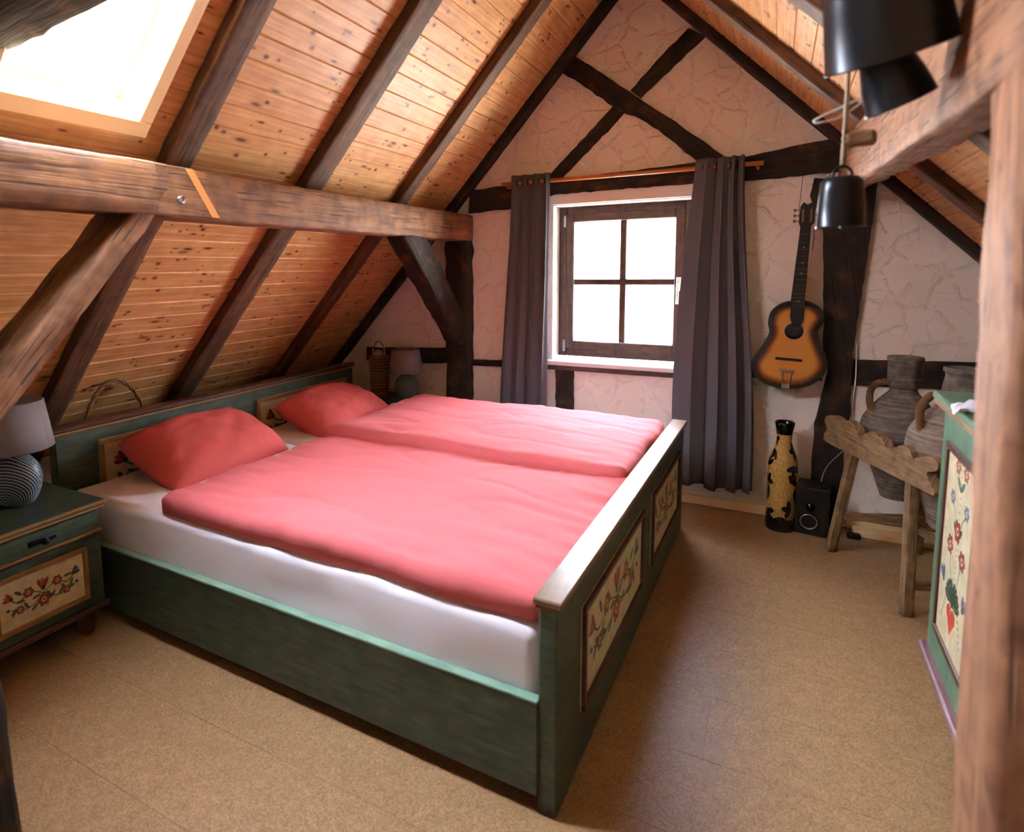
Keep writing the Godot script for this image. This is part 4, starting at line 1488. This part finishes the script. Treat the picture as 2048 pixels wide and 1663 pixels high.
func nightstand(label: String, at: Vector3, w: float, dp: float, h: float, face: Material) -> void:
	# local x towards the room (front), z along the wall
	var o := thing("bedside_cabinet", label, "cabinet", at, 0.0)
	var m := MB.new()
	cbox(m, Vector3(0, (0.10 + h - 0.03) / 2, 0), Vector3(dp / 2, (h - 0.03 - 0.10) / 2, w / 2), 0.004, 2)
	part("body", m, mats.green, o)
	m = MB.new()
	cbox(m, Vector3(0.008, h - 0.010, 0), Vector3(dp / 2 + 0.018, 0.010, w / 2 + 0.014), 0.004, 2)
	part("top", m, mats.green, o)
	m = MB.new()
	cbox(m, Vector3(0.008, h - 0.024, 0), Vector3(dp / 2 + 0.014, 0.006, w / 2 + 0.010), 0.004, 2)
	part("moulding", m, mats.gold_trim, o)
	m = MB.new()
	cbox(m, Vector3(dp / 2 + 0.006, h - 0.008, 0), Vector3(0.022, 0.005, w / 2 + 0.016), 0.003, 2)
	part("moulding", m, mats.gold_trim, o)
	# drawer with a dark pull
	m = MB.new()
	cbox(m, Vector3(dp / 2 + 0.004, h - 0.073, 0), Vector3(0.006, 0.034, w / 2 - 0.018), 0.002, 2)
	var dr := part("drawer", m, mats.green, o)
	m = MB.new()
	cbox(m, Vector3(dp / 2 + 0.006, h - 0.112, 0), Vector3(0.010, 0.005, w / 2 - 0.002), 0.003, 2)
	part("moulding", m, mats.gold_trim, o)
	m = MB.new()
	lathe(m, [Vector2(0, 0.0), Vector2(0.006, 0.0), Vector2(0.006, 0.012), Vector2(0.013, 0.018), Vector2(0.011, 0.027), Vector2(0, 0.030)], 16, Vector3(dp / 2 + 0.009, h - 0.073, -0.01), Basis(Vector3(0, 0, 1), -PI / 2))
	cbox(m, Vector3(dp / 2 + 0.011, h - 0.073, -0.01), Vector3(0.002, 0.009, 0.045), 0.001, 2)
	var kn := part("knob", m, mats.iron, dr, true)
	kn.set_meta("label", "dark metal drawer pull")
	# door with the painted panel
	m = MB.new()
	cbox(m, Vector3(dp / 2 + 0.003, (h - 0.125 + 0.125) / 2, 0), Vector3(0.005, (h - 0.125 - 0.125) / 2, w / 2 - 0.018), 0.002, 2)
	var door := part("door", m, mats.green, o)
	var pw := w - 0.17
	var ph := h - 0.325
	var p := part("flower_panel", panel_mesh(pw + 0.03, ph + 0.0), face, door, false, Vector3(dp / 2 + 0.009, 0.255 + (h - 0.505) * 0.5, 0))
	p.rotation.y = PI / 2
	m = MB.new()
	moulding(m, pw + 0.045, ph + 0.015, 0.016, 0.012)
	for i in m.p.size():
		m.p[i] = Vector3(m.p[i].z, m.p[i].y, -m.p[i].x) + Vector3(dp / 2 + 0.008, 0.255 + (h - 0.505) * 0.5, 0)
	part("panel_moulding", m, mats.gold_trim, door)
	m = MB.new()
	cbox(m, Vector3(0.004, 0.108, 0), Vector3(dp / 2 + 0.012, 0.010, w / 2 + 0.010), 0.005, 2)
	part("plinth_moulding", m, mats.brown_trim, o)
	for sx in [-1, 1]:
		for sz in [-1, 1]:
			m = MB.new()
			lathe(m, spline2([Vector2(0.0, 0.0), Vector2(0.020, 0.0), Vector2(0.030, 0.025), Vector2(0.034, 0.055), Vector2(0.024, 0.085), Vector2(0.026, 0.099), Vector2(0.0, 0.0995)], 4), 18, Vector3(sx * (dp / 2 - 0.045), 0, sz * (w / 2 - 0.05)))
			part("foot", m, mats.brown_trim, o, true)

func build_guitar() -> void:
	var pts := [Vector2(3.212, 1.146), Vector2(3.150, 1.134), Vector2(3.103, 1.092), Vector2(3.091, 1.035), Vector2(3.097, 0.980), Vector2(3.064, 0.905), Vector2(3.028, 0.835), Vector2(3.036, 0.772), Vector2(3.085, 0.725), Vector2(3.189, 0.704), Vector2(3.290, 0.731), Vector2(3.347, 0.795), Vector2(3.353, 0.855), Vector2(3.325, 0.935), Vector2(3.308, 0.995), Vector2(3.332, 1.054), Vector2(3.318, 1.105), Vector2(3.270, 1.140)]
	var hole := Vector2(3.206, 0.995)
	var base := Vector3(3.189, 0.704, 0.03)
	var g := thing("acoustic_guitar", "acoustic guitar with amber sunburst top hanging on the wall", "guitar", base)
	# smooth closed outline
	var outl := []
	var n := pts.size()
	for i in n:
		for k in 8:
			outl.append(pts[i].cubic_interpolate(pts[(i + 1) % n], pts[(i + n - 1) % n], pts[(i + 2) % n], k / 8.0))
	# radius of the outline seen from the sound hole
	var segs := 120
	var rad := []
	for s in segs:
		var dir := Vector2.from_angle(TAU * s / segs)
		var best := 0.0
		for i in outl.size():
			var q = Geometry2D.segment_intersects_segment(hole, hole + dir * 1.0, outl[i], outl[(i + 1) % outl.size()])
			if q != null:
				best = maxf(best, hole.distance_to(q))
		rad.append(best)
	var edge := func(s: int, t: float) -> Vector2:
		var k := (s + segs) % segs
		return hole + Vector2.from_angle(TAU * k / segs) * lerpf(0.040, rad[k], t)
	var m := MB.new()
	m.use_col = true
	var zt := 0.075
	var amber := Color(0.80, 0.53, 0.20).srgb_to_linear()
	var black := Color(0.07, 0.035, 0.02).srgb_to_linear()
	var steps := 14
	var shade := func(q: Vector2) -> Color:
		var dm := 9.0
		for i in range(0, outl.size(), 2):
			dm = minf(dm, q.distance_to(outl[i]))
		var kk := smoothstep(0.008, 0.062, dm)
		return black.lerp(Color(0.44, 0.19, 0.05).srgb_to_linear(), smoothstep(0.0, 0.6, kk)).lerp(amber, smoothstep(0.35, 1.0, kk))
	var grid := []
	for s in segs:
		var row := []
		for t in steps + 1:
			var q: Vector2 = edge.call(s, float(t) / steps)
			row.append([Vector3(q.x, q.y, 0) - Vector3(base.x, base.y, -zt), shade.call(q)])
		grid.append(row)
	for s in segs:
		var s2 := (s + 1) % segs
		for t in steps:
			var a = grid[s][t]; var b = grid[s][t + 1]; var c = grid[s2][t + 1]; var d = grid[s2][t]
			for q in [a, c, b, a, d, c]:
				m.p.append(q[0]); m.uv.append(Vector2(q[0].x, q[0].y)); m.col.append(q[1])
	var topm := smat(Color.WHITE, 0.22)
	topm.vertex_color_use_as_albedo = true
	var top := part("soundboard", m, topm, g, true)
	# sides and back
	m = MB.new()
	for s in segs:
		var a: Vector2 = edge.call(s, 1.0); var b: Vector2 = edge.call(s + 1, 1.0)
		a -= Vector2(base.x, base.y); b -= Vector2(base.x, base.y)
		m.quad(Vector3(a.x, a.y, 0), Vector3(b.x, b.y, 0), Vector3(b.x, b.y, zt - 0.0005), Vector3(a.x, a.y, zt - 0.0005))
		m.tri(Vector3(hole.x - base.x, hole.y - base.y, 0), Vector3(b.x, b.y, 0), Vector3(a.x, a.y, 0))
	part("body", m, mats.black_gloss, g)
	m = MB.new()
	var ring := []
	for k in 49:
		ring.append(Vector3(hole.x - base.x + cos(TAU * k / 48.0) * 0.0435, hole.y - base.y + sin(TAU * k / 48.0) * 0.0435, zt + 0.0004))
	tube(m, ring, 0.0018, 6)
	part("rosette", m, mats.rope, top, true)
	# neck, fingerboard, head
	m = MB.new()
	prism(m, PackedVector2Array([Vector2(-0.004, 0.43), Vector2(0.053, 0.43), Vector2(0.066, 0.80), Vector2(0.022, 0.80)]), zt - 0.026, zt + 0.004, 0.004)
	part("neck", m, mats.dark_brown, g)
	m = MB.new()
	prism(m, PackedVector2Array([Vector2(0.006, 0.325), Vector2(0.014, 0.312), Vector2(0.040, 0.312), Vector2(0.0545, 0.345), Vector2(0.066, 0.80), Vector2(0.022, 0.80), Vector2(-0.004, 0.365)]), zt + 0.0005, zt + 0.010, 0.002)
	var fb := part("fingerboard", m, mats.black, g)
	for k in 14:
		var y := 0.80 - 0.80 * (1.0 - pow(2.0, -(k + 1) / 12.0)) * 0.86
		var t := (y - 0.36) / 0.44
		m = MB.new()
		cbox(m, Vector3(lerpf(0.026, 0.044, t), y, zt + 0.0108), Vector3(lerpf(0.027, 0.021, t), 0.0008, 0.001), 0.0003)
		part("fret", m, mats.brass, fb)
	for y in [0.44, 0.575, 0.625, 0.70]:
		m = MB.new()
		lathe(m, [Vector2(0, 0.0), Vector2(0.003, 0.0), Vector2(0.003, 0.0007), Vector2(0, 0.0007)], 10, Vector3(lerpf(0.026, 0.044, (y - 0.36) / 0.44), y, zt + 0.0101), Basis(Vector3(1, 0, 0), PI / 2))
		part("inlay_dot", m, mats.white_paint, fb, true)
	m = MB.new()
	prism(m, PackedVector2Array([Vector2(0.022, 0.80), Vector2(0.066, 0.80), Vector2(0.080, 0.818), Vector2(0.080, 0.895), Vector2(0.068, 0.915), Vector2(0.047, 0.905), Vector2(0.030, 0.917), Vector2(0.018, 0.897), Vector2(0.014, 0.818)]), zt - 0.022, zt - 0.004, 0.002)
	var hd := part("headstock", m, mats.dark_brown, g)
	for s in [-1, 1]:
		for k in 3:
			m = MB.new()
			var y := 0.828 + k * 0.026
			var x: float = 0.047 + s * 0.031
			tube(m, [Vector3(x, y, zt - 0.014), Vector3(x + s * 0.018, y, zt - 0.014)], 0.0025, 6)
			cbox(m, Vector3(x + s * 0.021, y, zt - 0.014), Vector3(0.005, 0.007, 0.004), 0.002)
			part("tuning_peg", m, mats.brass, hd, false)
		m = MB.new()
		cbox(m, Vector3(0.047 + s * 0.017, 0.853, zt - 0.0035), Vector3(0.005, 0.032, 0.0015), 0.001)
		part("tuner_slot", m, mats.brass, hd)
	m = MB.new()
	cbox(m, Vector3(0.0, 0.150, zt + 0.005), Vector3(0.058, 0.006, 0.005), 0.002, 0, Basis(Vector3(0, 0, 1), -0.05))
	part("bridge", m, mats.black, g)
	m = MB.new()
	cbox(m, Vector3(-0.004, 0.093, zt + 0.006), Vector3(0.032, 0.005, 0.004), 0.002, 0)
	tube(m, [Vector3(-0.024, 0.09, zt + 0.005), Vector3(-0.020, 0.02, zt + 0.003)], 0.003, 6)
	tube(m, [Vector3(0.018, 0.09, zt + 0.005), Vector3(0.004, 0.02, zt + 0.003)], 0.003, 6)
	cbox(m, Vector3(-0.008, 0.015, zt + 0.003), Vector3(0.018, 0.012, 0.003), 0.002, 0)
	part("tailpiece", m, mats.steel, g)
	# loose strings and the hanging cord
	for k in 2:
		m = MB.new()
		tube(m, [Vector3(0.016, 0.83, zt - 0.01), Vector3(0.012, 0.90, zt), Vector3(0.018 + k * 0.004, 0.98, zt - 0.02), Vector3(0.022, 1.05, 0.0)], 0.0012, 5)
		if k == 0:
			part("hanging_cord", m, mats.dark_brown, g, true)
	m = MB.new()
	tube(m, [Vector3(0.078, 0.80, zt), Vector3(0.080, 0.74, zt + 0.005), Vector3(0.076, 0.68, zt + 0.005)], 0.0014, 5)
	part("loose_string", m, mats.iron, g, true)

func build_floor_things() -> void:
	var v := thing("floor_vase", "tall slim vase with dark leaf pattern on cream, between curtain and loudspeaker", "vase", Vector3(3.187, 0, 0.155))
	var m := MB.new()
	var prof := [Vector2(0.0, 0.0), Vector2(0.063, 0.0), Vector2(0.066, 0.006), Vector2(0.066, 0.30), Vector2(0.0665, 0.335), Vector2(0.058, 0.375), Vector2(0.042, 0.415), Vector2(0.034, 0.45), Vector2(0.034, 0.48), Vector2(0.040, 0.525), Vector2(0.043, 0.545), Vector2(0.038, 0.545), Vector2(0.029, 0.48), Vector2(0.029, 0.44), Vector2(0.05, 0.35), Vector2(0.055, 0.02), Vector2(0.0, 0.02)]
	lathe(m, prof, 40)
	for i in m.p.size():
		m.uv[i] = Vector2(m.uv[i].x, 1.0 - m.p[i].y / 0.545)
	part("body", m, smat(Color.WHITE, 0.25, leaf_band_texture()), v, true)
	m = MB.new()
	var rim := []
	for k in 41:
		var t := TAU * k / 40.0
		rim.append(t)
	lathe(m, [Vector2(0.0, 0.0), Vector2(0.064, -0.001), Vector2(0.0675, 0.006), Vector2(0.0675, 0.07), Vector2(0.0655, 0.072), Vector2(0.0, 0.072)], 40)
	for i in m.p.size():
		if m.p[i].y > 0.06:
			m.p[i].y += 0.008 * sin(atan2(m.p[i].z, m.p[i].x) * 5.0)
	part("foot_band", m, mats.black_gloss, v, true)
	m = MB.new()
	lathe(m, [Vector2(0.0352, 0.487), Vector2(0.041, 0.525), Vector2(0.0445, 0.545), Vector2(0.041, 0.549), Vector2(0.036, 0.545), Vector2(0.033, 0.50), Vector2(0.0352, 0.487)], 40)
	part("rim_band", m, mats.black_gloss, v, true)

	var s := thing("loudspeaker", "small black loudspeaker on the floor beside the leaf vase", "speaker", Vector3(3.325, 0, 0.115), -0.12)
	m = MB.new()
	cbox(m, Vector3(0, 0.118, 0), Vector3(0.070, 0.118, 0.075), 0.004)
	part("cabinet", m, mats.black, s)
	m = MB.new()
	lathe(m, [Vector2(0.046, 0.0), Vector2(0.048, 0.004), Vector2(0.043, 0.006), Vector2(0.038, 0.003), Vector2(0.030, -0.004), Vector2(0.016, -0.010), Vector2(0.013, -0.006), Vector2(0.0, -0.001)], 32, Vector3(-0.008, 0.068, 0.0765), Basis(Vector3(1, 0, 0), PI / 2))
	part("woofer", m, mats.iron, s, true)
	m = MB.new()
	var rr := []
	for k in 41:
		rr.append(Vector3(-0.008 + cos(TAU * k / 40.0) * 0.036, 0.068 + sin(TAU * k / 40.0) * 0.036, 0.079))
	tube(m, rr, 0.004, 8)
	part("chrome_ring", m, mats.steel, s, true)
	m = MB.new()
	lathe(m, [Vector2(0.020, 0.0), Vector2(0.021, 0.003), Vector2(0.013, 0.003), Vector2(0.010, 0.008), Vector2(0.0, 0.011)], 24, Vector3(-0.004, 0.142, 0.0755), Basis(Vector3(1, 0, 0), PI / 2))
	part("tweeter", m, mats.black_gloss, s, true)

	# cable down the crooked post
	m = MB.new()
	tube(m, spline3([Vector3(0, 0.36, 0), Vector3(0.005, 0.2, 0.004), Vector3(-0.002, 0.05, 0.003), Vector3(0.008, -0.12, 0.002), Vector3(0.0, -0.3, 0.004)], 6), 0.0032, 6)
	var c := part("cable", m, mats.white_cable, self, true, Vector3(3.475, 0.57, 0.012))
	tag(c, "thin white cable down the right edge of the crooked post", "cable")
	m = MB.new()
	tube(m, spline3([Vector3(0.0, 0.20, 0.0), Vector3(-0.03, 0.17, 0.01), Vector3(-0.08, 0.10, 0.015), Vector3(-0.10, 0.01, 0.0), Vector3(-0.09, -0.10, -0.02)], 6), 0.0022, 6)
	c = part("cable", m, mats.rope, self, true, Vector3(3.46, 0.22, 0.05))
	tag(c, "thin cable curving to the loudspeaker below the crooked post", "cable")
	# boards lying on the floor behind the rack
	m = MB.new()
	cbox(m, Vector3.ZERO, Vector3(0.30, 0.016, 0.035), 0.003)
	c = part("floor_board", m, mats.pine_trim, self, false, Vector3(3.80, 0.0165, 0.075))
	tag(c, "pale wooden batten lying on the floor behind the jar rack", "batten")
	m = MB.new()
	cbox(m, Vector3.ZERO, Vector3(0.32, 0.017, 0.012), 0.003)
	c = part("floor_board", m, mats.old_wood, self, false, Vector3(3.82, 0.070, 0.0135))
	tag(c, "narrow brown board along the wall behind the jar rack", "batten")
	m = MB.new()
	soft_box(m, Vector3(0.03, 0.014, 0.02), 0.012, 0.012, func(q: Vector3, n: Vector3) -> Vector3: return q)
	c = part("cable_plug", m, mats.black, self, true, Vector3(3.50, 0.0145, 0.14))
	tag(c, "small black plug on the floor between loudspeaker and jar rack", "plug")

func build_rack_and_jars() -> void:
	var turn := -atan2(0.919, 0.393)
	var r := thing("jar_rack", "wooden trestle rack with scalloped rails holding two clay jars", "rack", Vector3(3.358, 0, 0.238), turn)
	var prof := [Vector2(0.005, 0.595), Vector2(0.018, 0.616), Vector2(0.072, 0.633), Vector2(0.133, 0.623), Vector2(0.157, 0.604), Vector2(0.182, 0.636), Vector2(0.217, 0.640), Vector2(0.260, 0.623), Vector2(0.289, 0.595), Vector2(0.338, 0.625), Vector2(0.379, 0.640), Vector2(0.434, 0.632), Vector2(0.472, 0.602), Vector2(0.515, 0.615), Vector2(0.576, 0.644), Vector2(0.608, 0.633), Vector2(0.626, 0.607), Vector2(0.659, 0.621), Vector2(0.713, 0.641), Vector2(0.750, 0.633), Vector2(0.757, 0.616), Vector2(0.745, 0.598), Vector2(0.710, 0.584), Vector2(0.708, 0.566), Vector2(0.753, 0.523)]
	var poly := PackedVector2Array(spline2(prof, 4))
	for q in [Vector2(0.745, 0.509), Vector2(0.031, 0.495), Vector2(0.004, 0.506), Vector2(0.012, 0.535), Vector2(0.033, 0.558)]:
		poly.append(q)
	for z in [0.0, -0.36]:
		var m := MB.new()
		prism(m, poly, z - 0.016, z + 0.016, 0.003)
		for i in m.p.size():
			m.uv[i] = Vector2(m.p[i].x, m.p[i].y + m.p[i].z)
		part("scalloped_rail", m, mats.old_wood, r)
	for z in [-0.034, -0.326]:
		for q in [[0.19, 0.10], [0.555, 0.636]]:
			var m := MB.new()
			var zf: float = 0.005 if z > -0.1 else -0.365
			timber(m, Vector3(q[1], 0.0, zf), Vector3(q[0], 0.57, z), 0.038, 0.034, Vector3(1, 0, 0), int(q[0] * 100), 0.001, 0.004, 0.1)
			part("leg", m, mats.old_wood, r, true)
	for q in [[0.165, 0.19], [0.60, 0.10]]:
		var m := MB.new()
		cbox(m, Vector3(q[0], q[1], -0.18), Vector3(0.012, 0.016, 0.165), 0.003, 2)
		part("stretcher", m, mats.old_wood, r)
	var ms := MB.new()
	cbox(ms, Vector3(0.37, 0.125, -0.345), Vector3(0.26, 0.017, 0.010), 0.003, 0)
	part("stretcher", ms, mats.old_wood, r)
	for q in [0.05, 0.397, 0.69]:
		var m := MB.new()
		cbox(m, Vector3(q, 0.535, -0.18), Vector3(0.013, 0.014, 0.165), 0.003, 2)
		part("cross_bar", m, mats.old_wood, r)
	# jars standing in the rack
	var j := thing("clay_jar", "dark clay jar with narrow neck and cane handle, far one in the rack", "jar", Vector3(3.618, 0.305, 0.36))
	var m := MB.new()
	lathe(m, spline2([Vector2(0.0, 0.0), Vector2(0.05, 0.0), Vector2(0.064, 0.02), Vector2(0.10, 0.13), Vector2(0.142, 0.24), Vector2(0.149, 0.295), Vector2(0.135, 0.355), Vector2(0.09, 0.425), Vector2(0.055, 0.465), Vector2(0.046, 0.488)], 5), 48)
	part("body", m, mats.clay, j, true)
	m = MB.new()
	lathe(m, [Vector2(0.044, 0.484), Vector2(0.054, 0.490), Vector2(0.060, 0.502), Vector2(0.0615, 0.60), Vector2(0.0645, 0.606), Vector2(0.0645, 0.620), Vector2(0.057, 0.622), Vector2(0.052, 0.60), Vector2(0.044, 0.49)], 40)
	part("neck", m, mats.clay, j, true)
	wrapped_handle(j, [Vector3(-0.056, 0.51, 0.02), Vector3(-0.085, 0.51, 0.03), Vector3(-0.115, 0.485, 0.035), Vector3(-0.122, 0.435, 0.035), Vector3(-0.112, 0.385, 0.03)], 0.013)
	j = thing("clay_jar", "pale clay jar with rope bound handle, near one in the rack", "jar", Vector3(3.738, 0.325, 0.715))
	m = MB.new()
	lathe(m, spline2([Vector2(0.0, 0.0), Vector2(0.062, 0.0), Vector2(0.073, 0.015), Vector2(0.10, 0.11), Vector2(0.145, 0.21), Vector2(0.158, 0.30), Vector2(0.150, 0.365), Vector2(0.115, 0.425), Vector2(0.076, 0.465), Vector2(0.063, 0.49)], 5), 48)
	part("body", m, mats.pale_clay, j, true)
	m = MB.new()
	lathe(m, [Vector2(0.062, 0.487), Vector2(0.065, 0.50), Vector2(0.052, 0.585), Vector2(0.054, 0.596), Vector2(0.060, 0.600), Vector2(0.060, 0.612), Vector2(0.052, 0.614), Vector2(0.046, 0.59), Vector2(0.055, 0.49)], 40)
	part("neck", m, mats.clay, j, true)
	wrapped_handle(j, [Vector3(-0.062, 0.515, 0.03), Vector3(-0.10, 0.51, 0.05), Vector3(-0.128, 0.47, 0.06), Vector3(-0.128, 0.41, 0.06), Vector3(-0.115, 0.375, 0.055)], 0.014)

func wrapped_handle(parent: Node, pts: Array, r: float) -> void:
	var m := MB.new()
	var path := spline3(pts, 6)
	tube(m, path, r * 0.8, 8)
	var h := part("handle", m, mats.dark_wicker, parent, true)
	# cane binding
	m = MB.new()
	var c := Curve3D.new()
	for q in path:
		c.add_point(q)
	var l := c.get_baked_length()
	var n := int(l / 0.0075)
	for k in n:
		var q := c.sample_baked(l * (k + 0.5) / n)
		var t := (c.sample_baked(minf(l, l * (k + 1.0) / n)) - c.sample_baked(l * float(k) / n)).normalized()
		var a := t.cross(Vector3(0.1, 0.2, 0.97)).normalized()
		var b := t.cross(a)
		var ring := []
		for s in 13:
			ring.append(q + (a * cos(TAU * s / 12.0) + b * sin(TAU * s / 12.0)) * r * 0.85)
		tube(m, ring, 0.0038, 5)
	part("cane_binding", m, mats.wicker, h, true)

func build_dresser() -> void:
	var o := thing("dresser", "green painted dresser with tall flower and heart panel behind the foreground post", "dresser", Vector3(3.79, 0, 1.76))
	var hx := 0.205
	var hzz := 0.50
	var m := MB.new()
	cbox(m, Vector3(0, 0.515, 0), Vector3(hx, 0.395, hzz), 0.004, 1)
	part("body", m, mats.bright_green, o)
	m = MB.new()
	cbox(m, Vector3(-0.008, 0.926, 0), Vector3(hx + 0.022, 0.011, hzz + 0.02), 0.004, 2)
	part("top", m, mats.bright_green, o)
	m = MB.new()
	cbox(m, Vector3(-0.010, 0.908, 0), Vector3(hx + 0.018, 0.008, hzz + 0.016), 0.004, 2)
	part("cornice", m, mats.gold_trim, o)
	m = MB.new()
	cbox(m, Vector3(-0.006, 0.125, 0), Vector3(hx + 0.014, 0.013, hzz + 0.012), 0.005, 2)
	part("base_moulding", m, mats.mauve_trim, o)
	var face := heart_panel(384, 768)
	for s in [-1, 1]:
		var zc: float = s * 0.245
		m = MB.new()
		cbox(m, Vector3(-hx - 0.0005, 0.515, zc), Vector3(0.004, 0.365, 0.235), 0.002, 1)
		var door := part("door", m, mats.bright_green, o)
		var pw := 0.30
		var ph := 0.545
		var p := part("flower_panel", panel_mesh(pw, ph), face, door, false, Vector3(-hx - 0.0055, 0.527, zc + 0.012))
		p.rotation.y = -PI / 2
		m = MB.new()
		moulding(m, pw + 0.03, ph + 0.03, 0.022, 0.008)
		for i in m.p.size():
			m.p[i] = Vector3(-m.p[i].z, m.p[i].y, m.p[i].x) + Vector3(-hx - 0.0045, 0.527, zc + 0.012)
		part("panel_moulding", m, mats.brown_trim, door)
	for sx in [-1, 1]:
		for sz in [-1, 1]:
			m = MB.new()
			lathe(m, spline2([Vector2(0.0, 0.0), Vector2(0.022, 0.0), Vector2(0.034, 0.02), Vector2(0.040, 0.06), Vector2(0.030, 0.09), Vector2(0.032, 0.113), Vector2(0.0, 0.1135)], 4), 20, Vector3(sx * (hx - 0.055), 0, sz * (hzz - 0.06)))
			part("foot", m, mats.gold_trim, o, true)
	m = MB.new()
	sheet(m, 24, 12, func(u: float, v: float) -> Vector3:
		var p := Vector3(-0.055 + 0.16 * u + 0.012 * v, 0.006 + 0.022 * absf(nz.get_noise_2d(u * 3.0, v * 3.0 + 3.0)) + 0.014 * sin(u * 3.0) * (0.4 + v * 0.6), 0.03 - 0.09 * v - 0.03 * u)
		if u < 0.3:
			p.y -= (0.3 - u) * 0.02
		return p, 0.002)
	var c := part("napkin", m, mats.paper, self, true, Vector3(3.585, 0.9375, 1.585))
	tag(c, "crumpled white paper lying on the dresser top edge", "paper")
	m = MB.new()
	lathe(m, [Vector2(0, 0), Vector2(0.016, 0), Vector2(0.018, 0.004), Vector2(0.018, 0.018), Vector2(0.012, 0.022), Vector2(0, 0.022)], 20)
	c = part("bottle_cap", m, mats.orange, self, true, Vector3(3.628, 0.966, 1.535))
	tag(c, "small orange cap beside the white paper on the dresser", "cap")

func cow_bell(called: String, label: String, at: Vector3, tilt: Vector3, rt: float, rb: float, h: float, flat: float) -> Node3D:
	# hangs from its loop at the top; mouth below
	var o := thing(called, label, "bell", at, 0.0, "cow bells hanging on ropes")
	o.rotation = tilt
	var m := MB.new()
	lathe(m, [Vector2(0.0, 0.0), Vector2(rt * 0.75, -0.004), Vector2(rt * 0.96, -0.012), Vector2(rt, -0.03), Vector2(lerpf(rt, rb, 0.6), -h * 0.6), Vector2(rb, -h), Vector2(rb + 0.002, -h - 0.003), Vector2(rb - 0.003, -h - 0.003), Vector2(lerpf(rt, rb, 0.6) - 0.004, -h * 0.6), Vector2(rt - 0.004, -0.03), Vector2(rt * 0.7, -0.009), Vector2(0.0, -0.006)], 40)
	for i in m.p.size():
		m.p[i].z *= flat
	part("shell", m, mats.bell, o, true)
	m = MB.new()
	var ring := []
	for k in 13:
		var a := PI * k / 12.0
		ring.append(Vector3(cos(a) * rt * 0.45, sin(a) * rt * 0.5 - 0.002, 0))
	tube(m, ring, maxf(0.003, rt * 0.06), 8)
	part("loop", m, mats.bell, o, true)
	m = MB.new()
	tube(m, [Vector3(0, -0.008, 0), Vector3(0.004, -h * 0.8, 0)], 0.0025, 6)
	lathe(m, spline2([Vector2(0, -0.012), Vector2(0.0055, -0.008), Vector2(0.0065, 0.0), Vector2(0.004, 0.010), Vector2(0, 0.014)], 4), 14, Vector3(0.004, -h * 0.88 - 0.008, 0))
	part("clapper", m, mats.bell, o, true)
	return o

func hang_rope(label: String, a: Vector3, b: Vector3, r := 0.004) -> void:
	var o := thing("rope", label, "rope", b, 0.0, "ropes of the cow bells")
	for s in 2:
		var m := MB.new()
		var path := []
		var n := 40
		for k in n + 1:
			var t := float(k) / n
			var tw := t * a.distance_to(b) * 260.0 + s * PI
			path.append((a - b) * (1.0 - t) + Vector3(cos(tw), 0, sin(tw)) * r * 0.5)
		tube(m, path, r * 0.7, 6)
		part("strand", m, mats.rope, o, true)

func build_bells() -> void:
	cow_bell("cow_bell", "large black cow bell hanging in the upper right foreground", Vector3(3.235, 1.845, 2.345), Vector3(0.22, 0.4, 0.30), 0.075, 0.095, 0.19, 0.85)
	cow_bell("cow_bell", "middle black cow bell tilted just below the large bell", Vector3(3.262, 1.700, 2.235), Vector3(0.2, 0.2, 0.42), 0.040, 0.054, 0.105, 0.8)
	cow_bell("cow_bell", "small grey cow bell hanging lowest in front of the crooked post", Vector3(3.227, 1.497, 2.118), Vector3(0.0, 0.3, 0.02), 0.038, 0.0425, 0.098, 0.85)
	hang_rope("rope holding the large cow bell", Vector3(3.235, 2.02, 2.345), Vector3(3.235, 1.885, 2.345))
	hang_rope("rope holding the middle cow bell", Vector3(3.262, 1.98, 2.235), Vector3(3.262, 1.722, 2.235))
	hang_rope("long pale rope holding the small cow bell", Vector3(3.227, 2.01, 2.118), Vector3(3.227, 1.517, 2.118), 0.0055)
	var m := MB.new()
	soft_box(m, Vector3(0.027, 0.016, 0.014), 0.012, 0.01, func(q: Vector3, n: Vector3) -> Vector3: return q + n * 0.004 * nz.get_noise_3d(q.x * 90.0, q.y * 90.0, q.z * 90.0))
	var c := part("rope_toggle", m, mats.wicker, self, true, Vector3(3.252, 1.565, 2.11))
	tag(c, "brown toggle knotted into the pale rope above the small bell", "toggle")
	m = MB.new()
	tube(m, spline3([Vector3(0.06, 0.035, -0.02), Vector3(0.0, 0.006, 0.0), Vector3(-0.035, -0.010, 0.01), Vector3(-0.048, -0.018, 0.012), Vector3(-0.038, -0.022, 0.012), Vector3(0.0, -0.012, 0.0), Vector3(0.045, 0.025, -0.02), Vector3(0.062, 0.045, -0.03)], 6), 0.0022, 6)
	c = part("wire_loop", m, mats.white_cable, self, true, Vector3(3.222, 1.625, 2.10))
	tag(c, "loose loop of white wire round the pale rope", "wire")
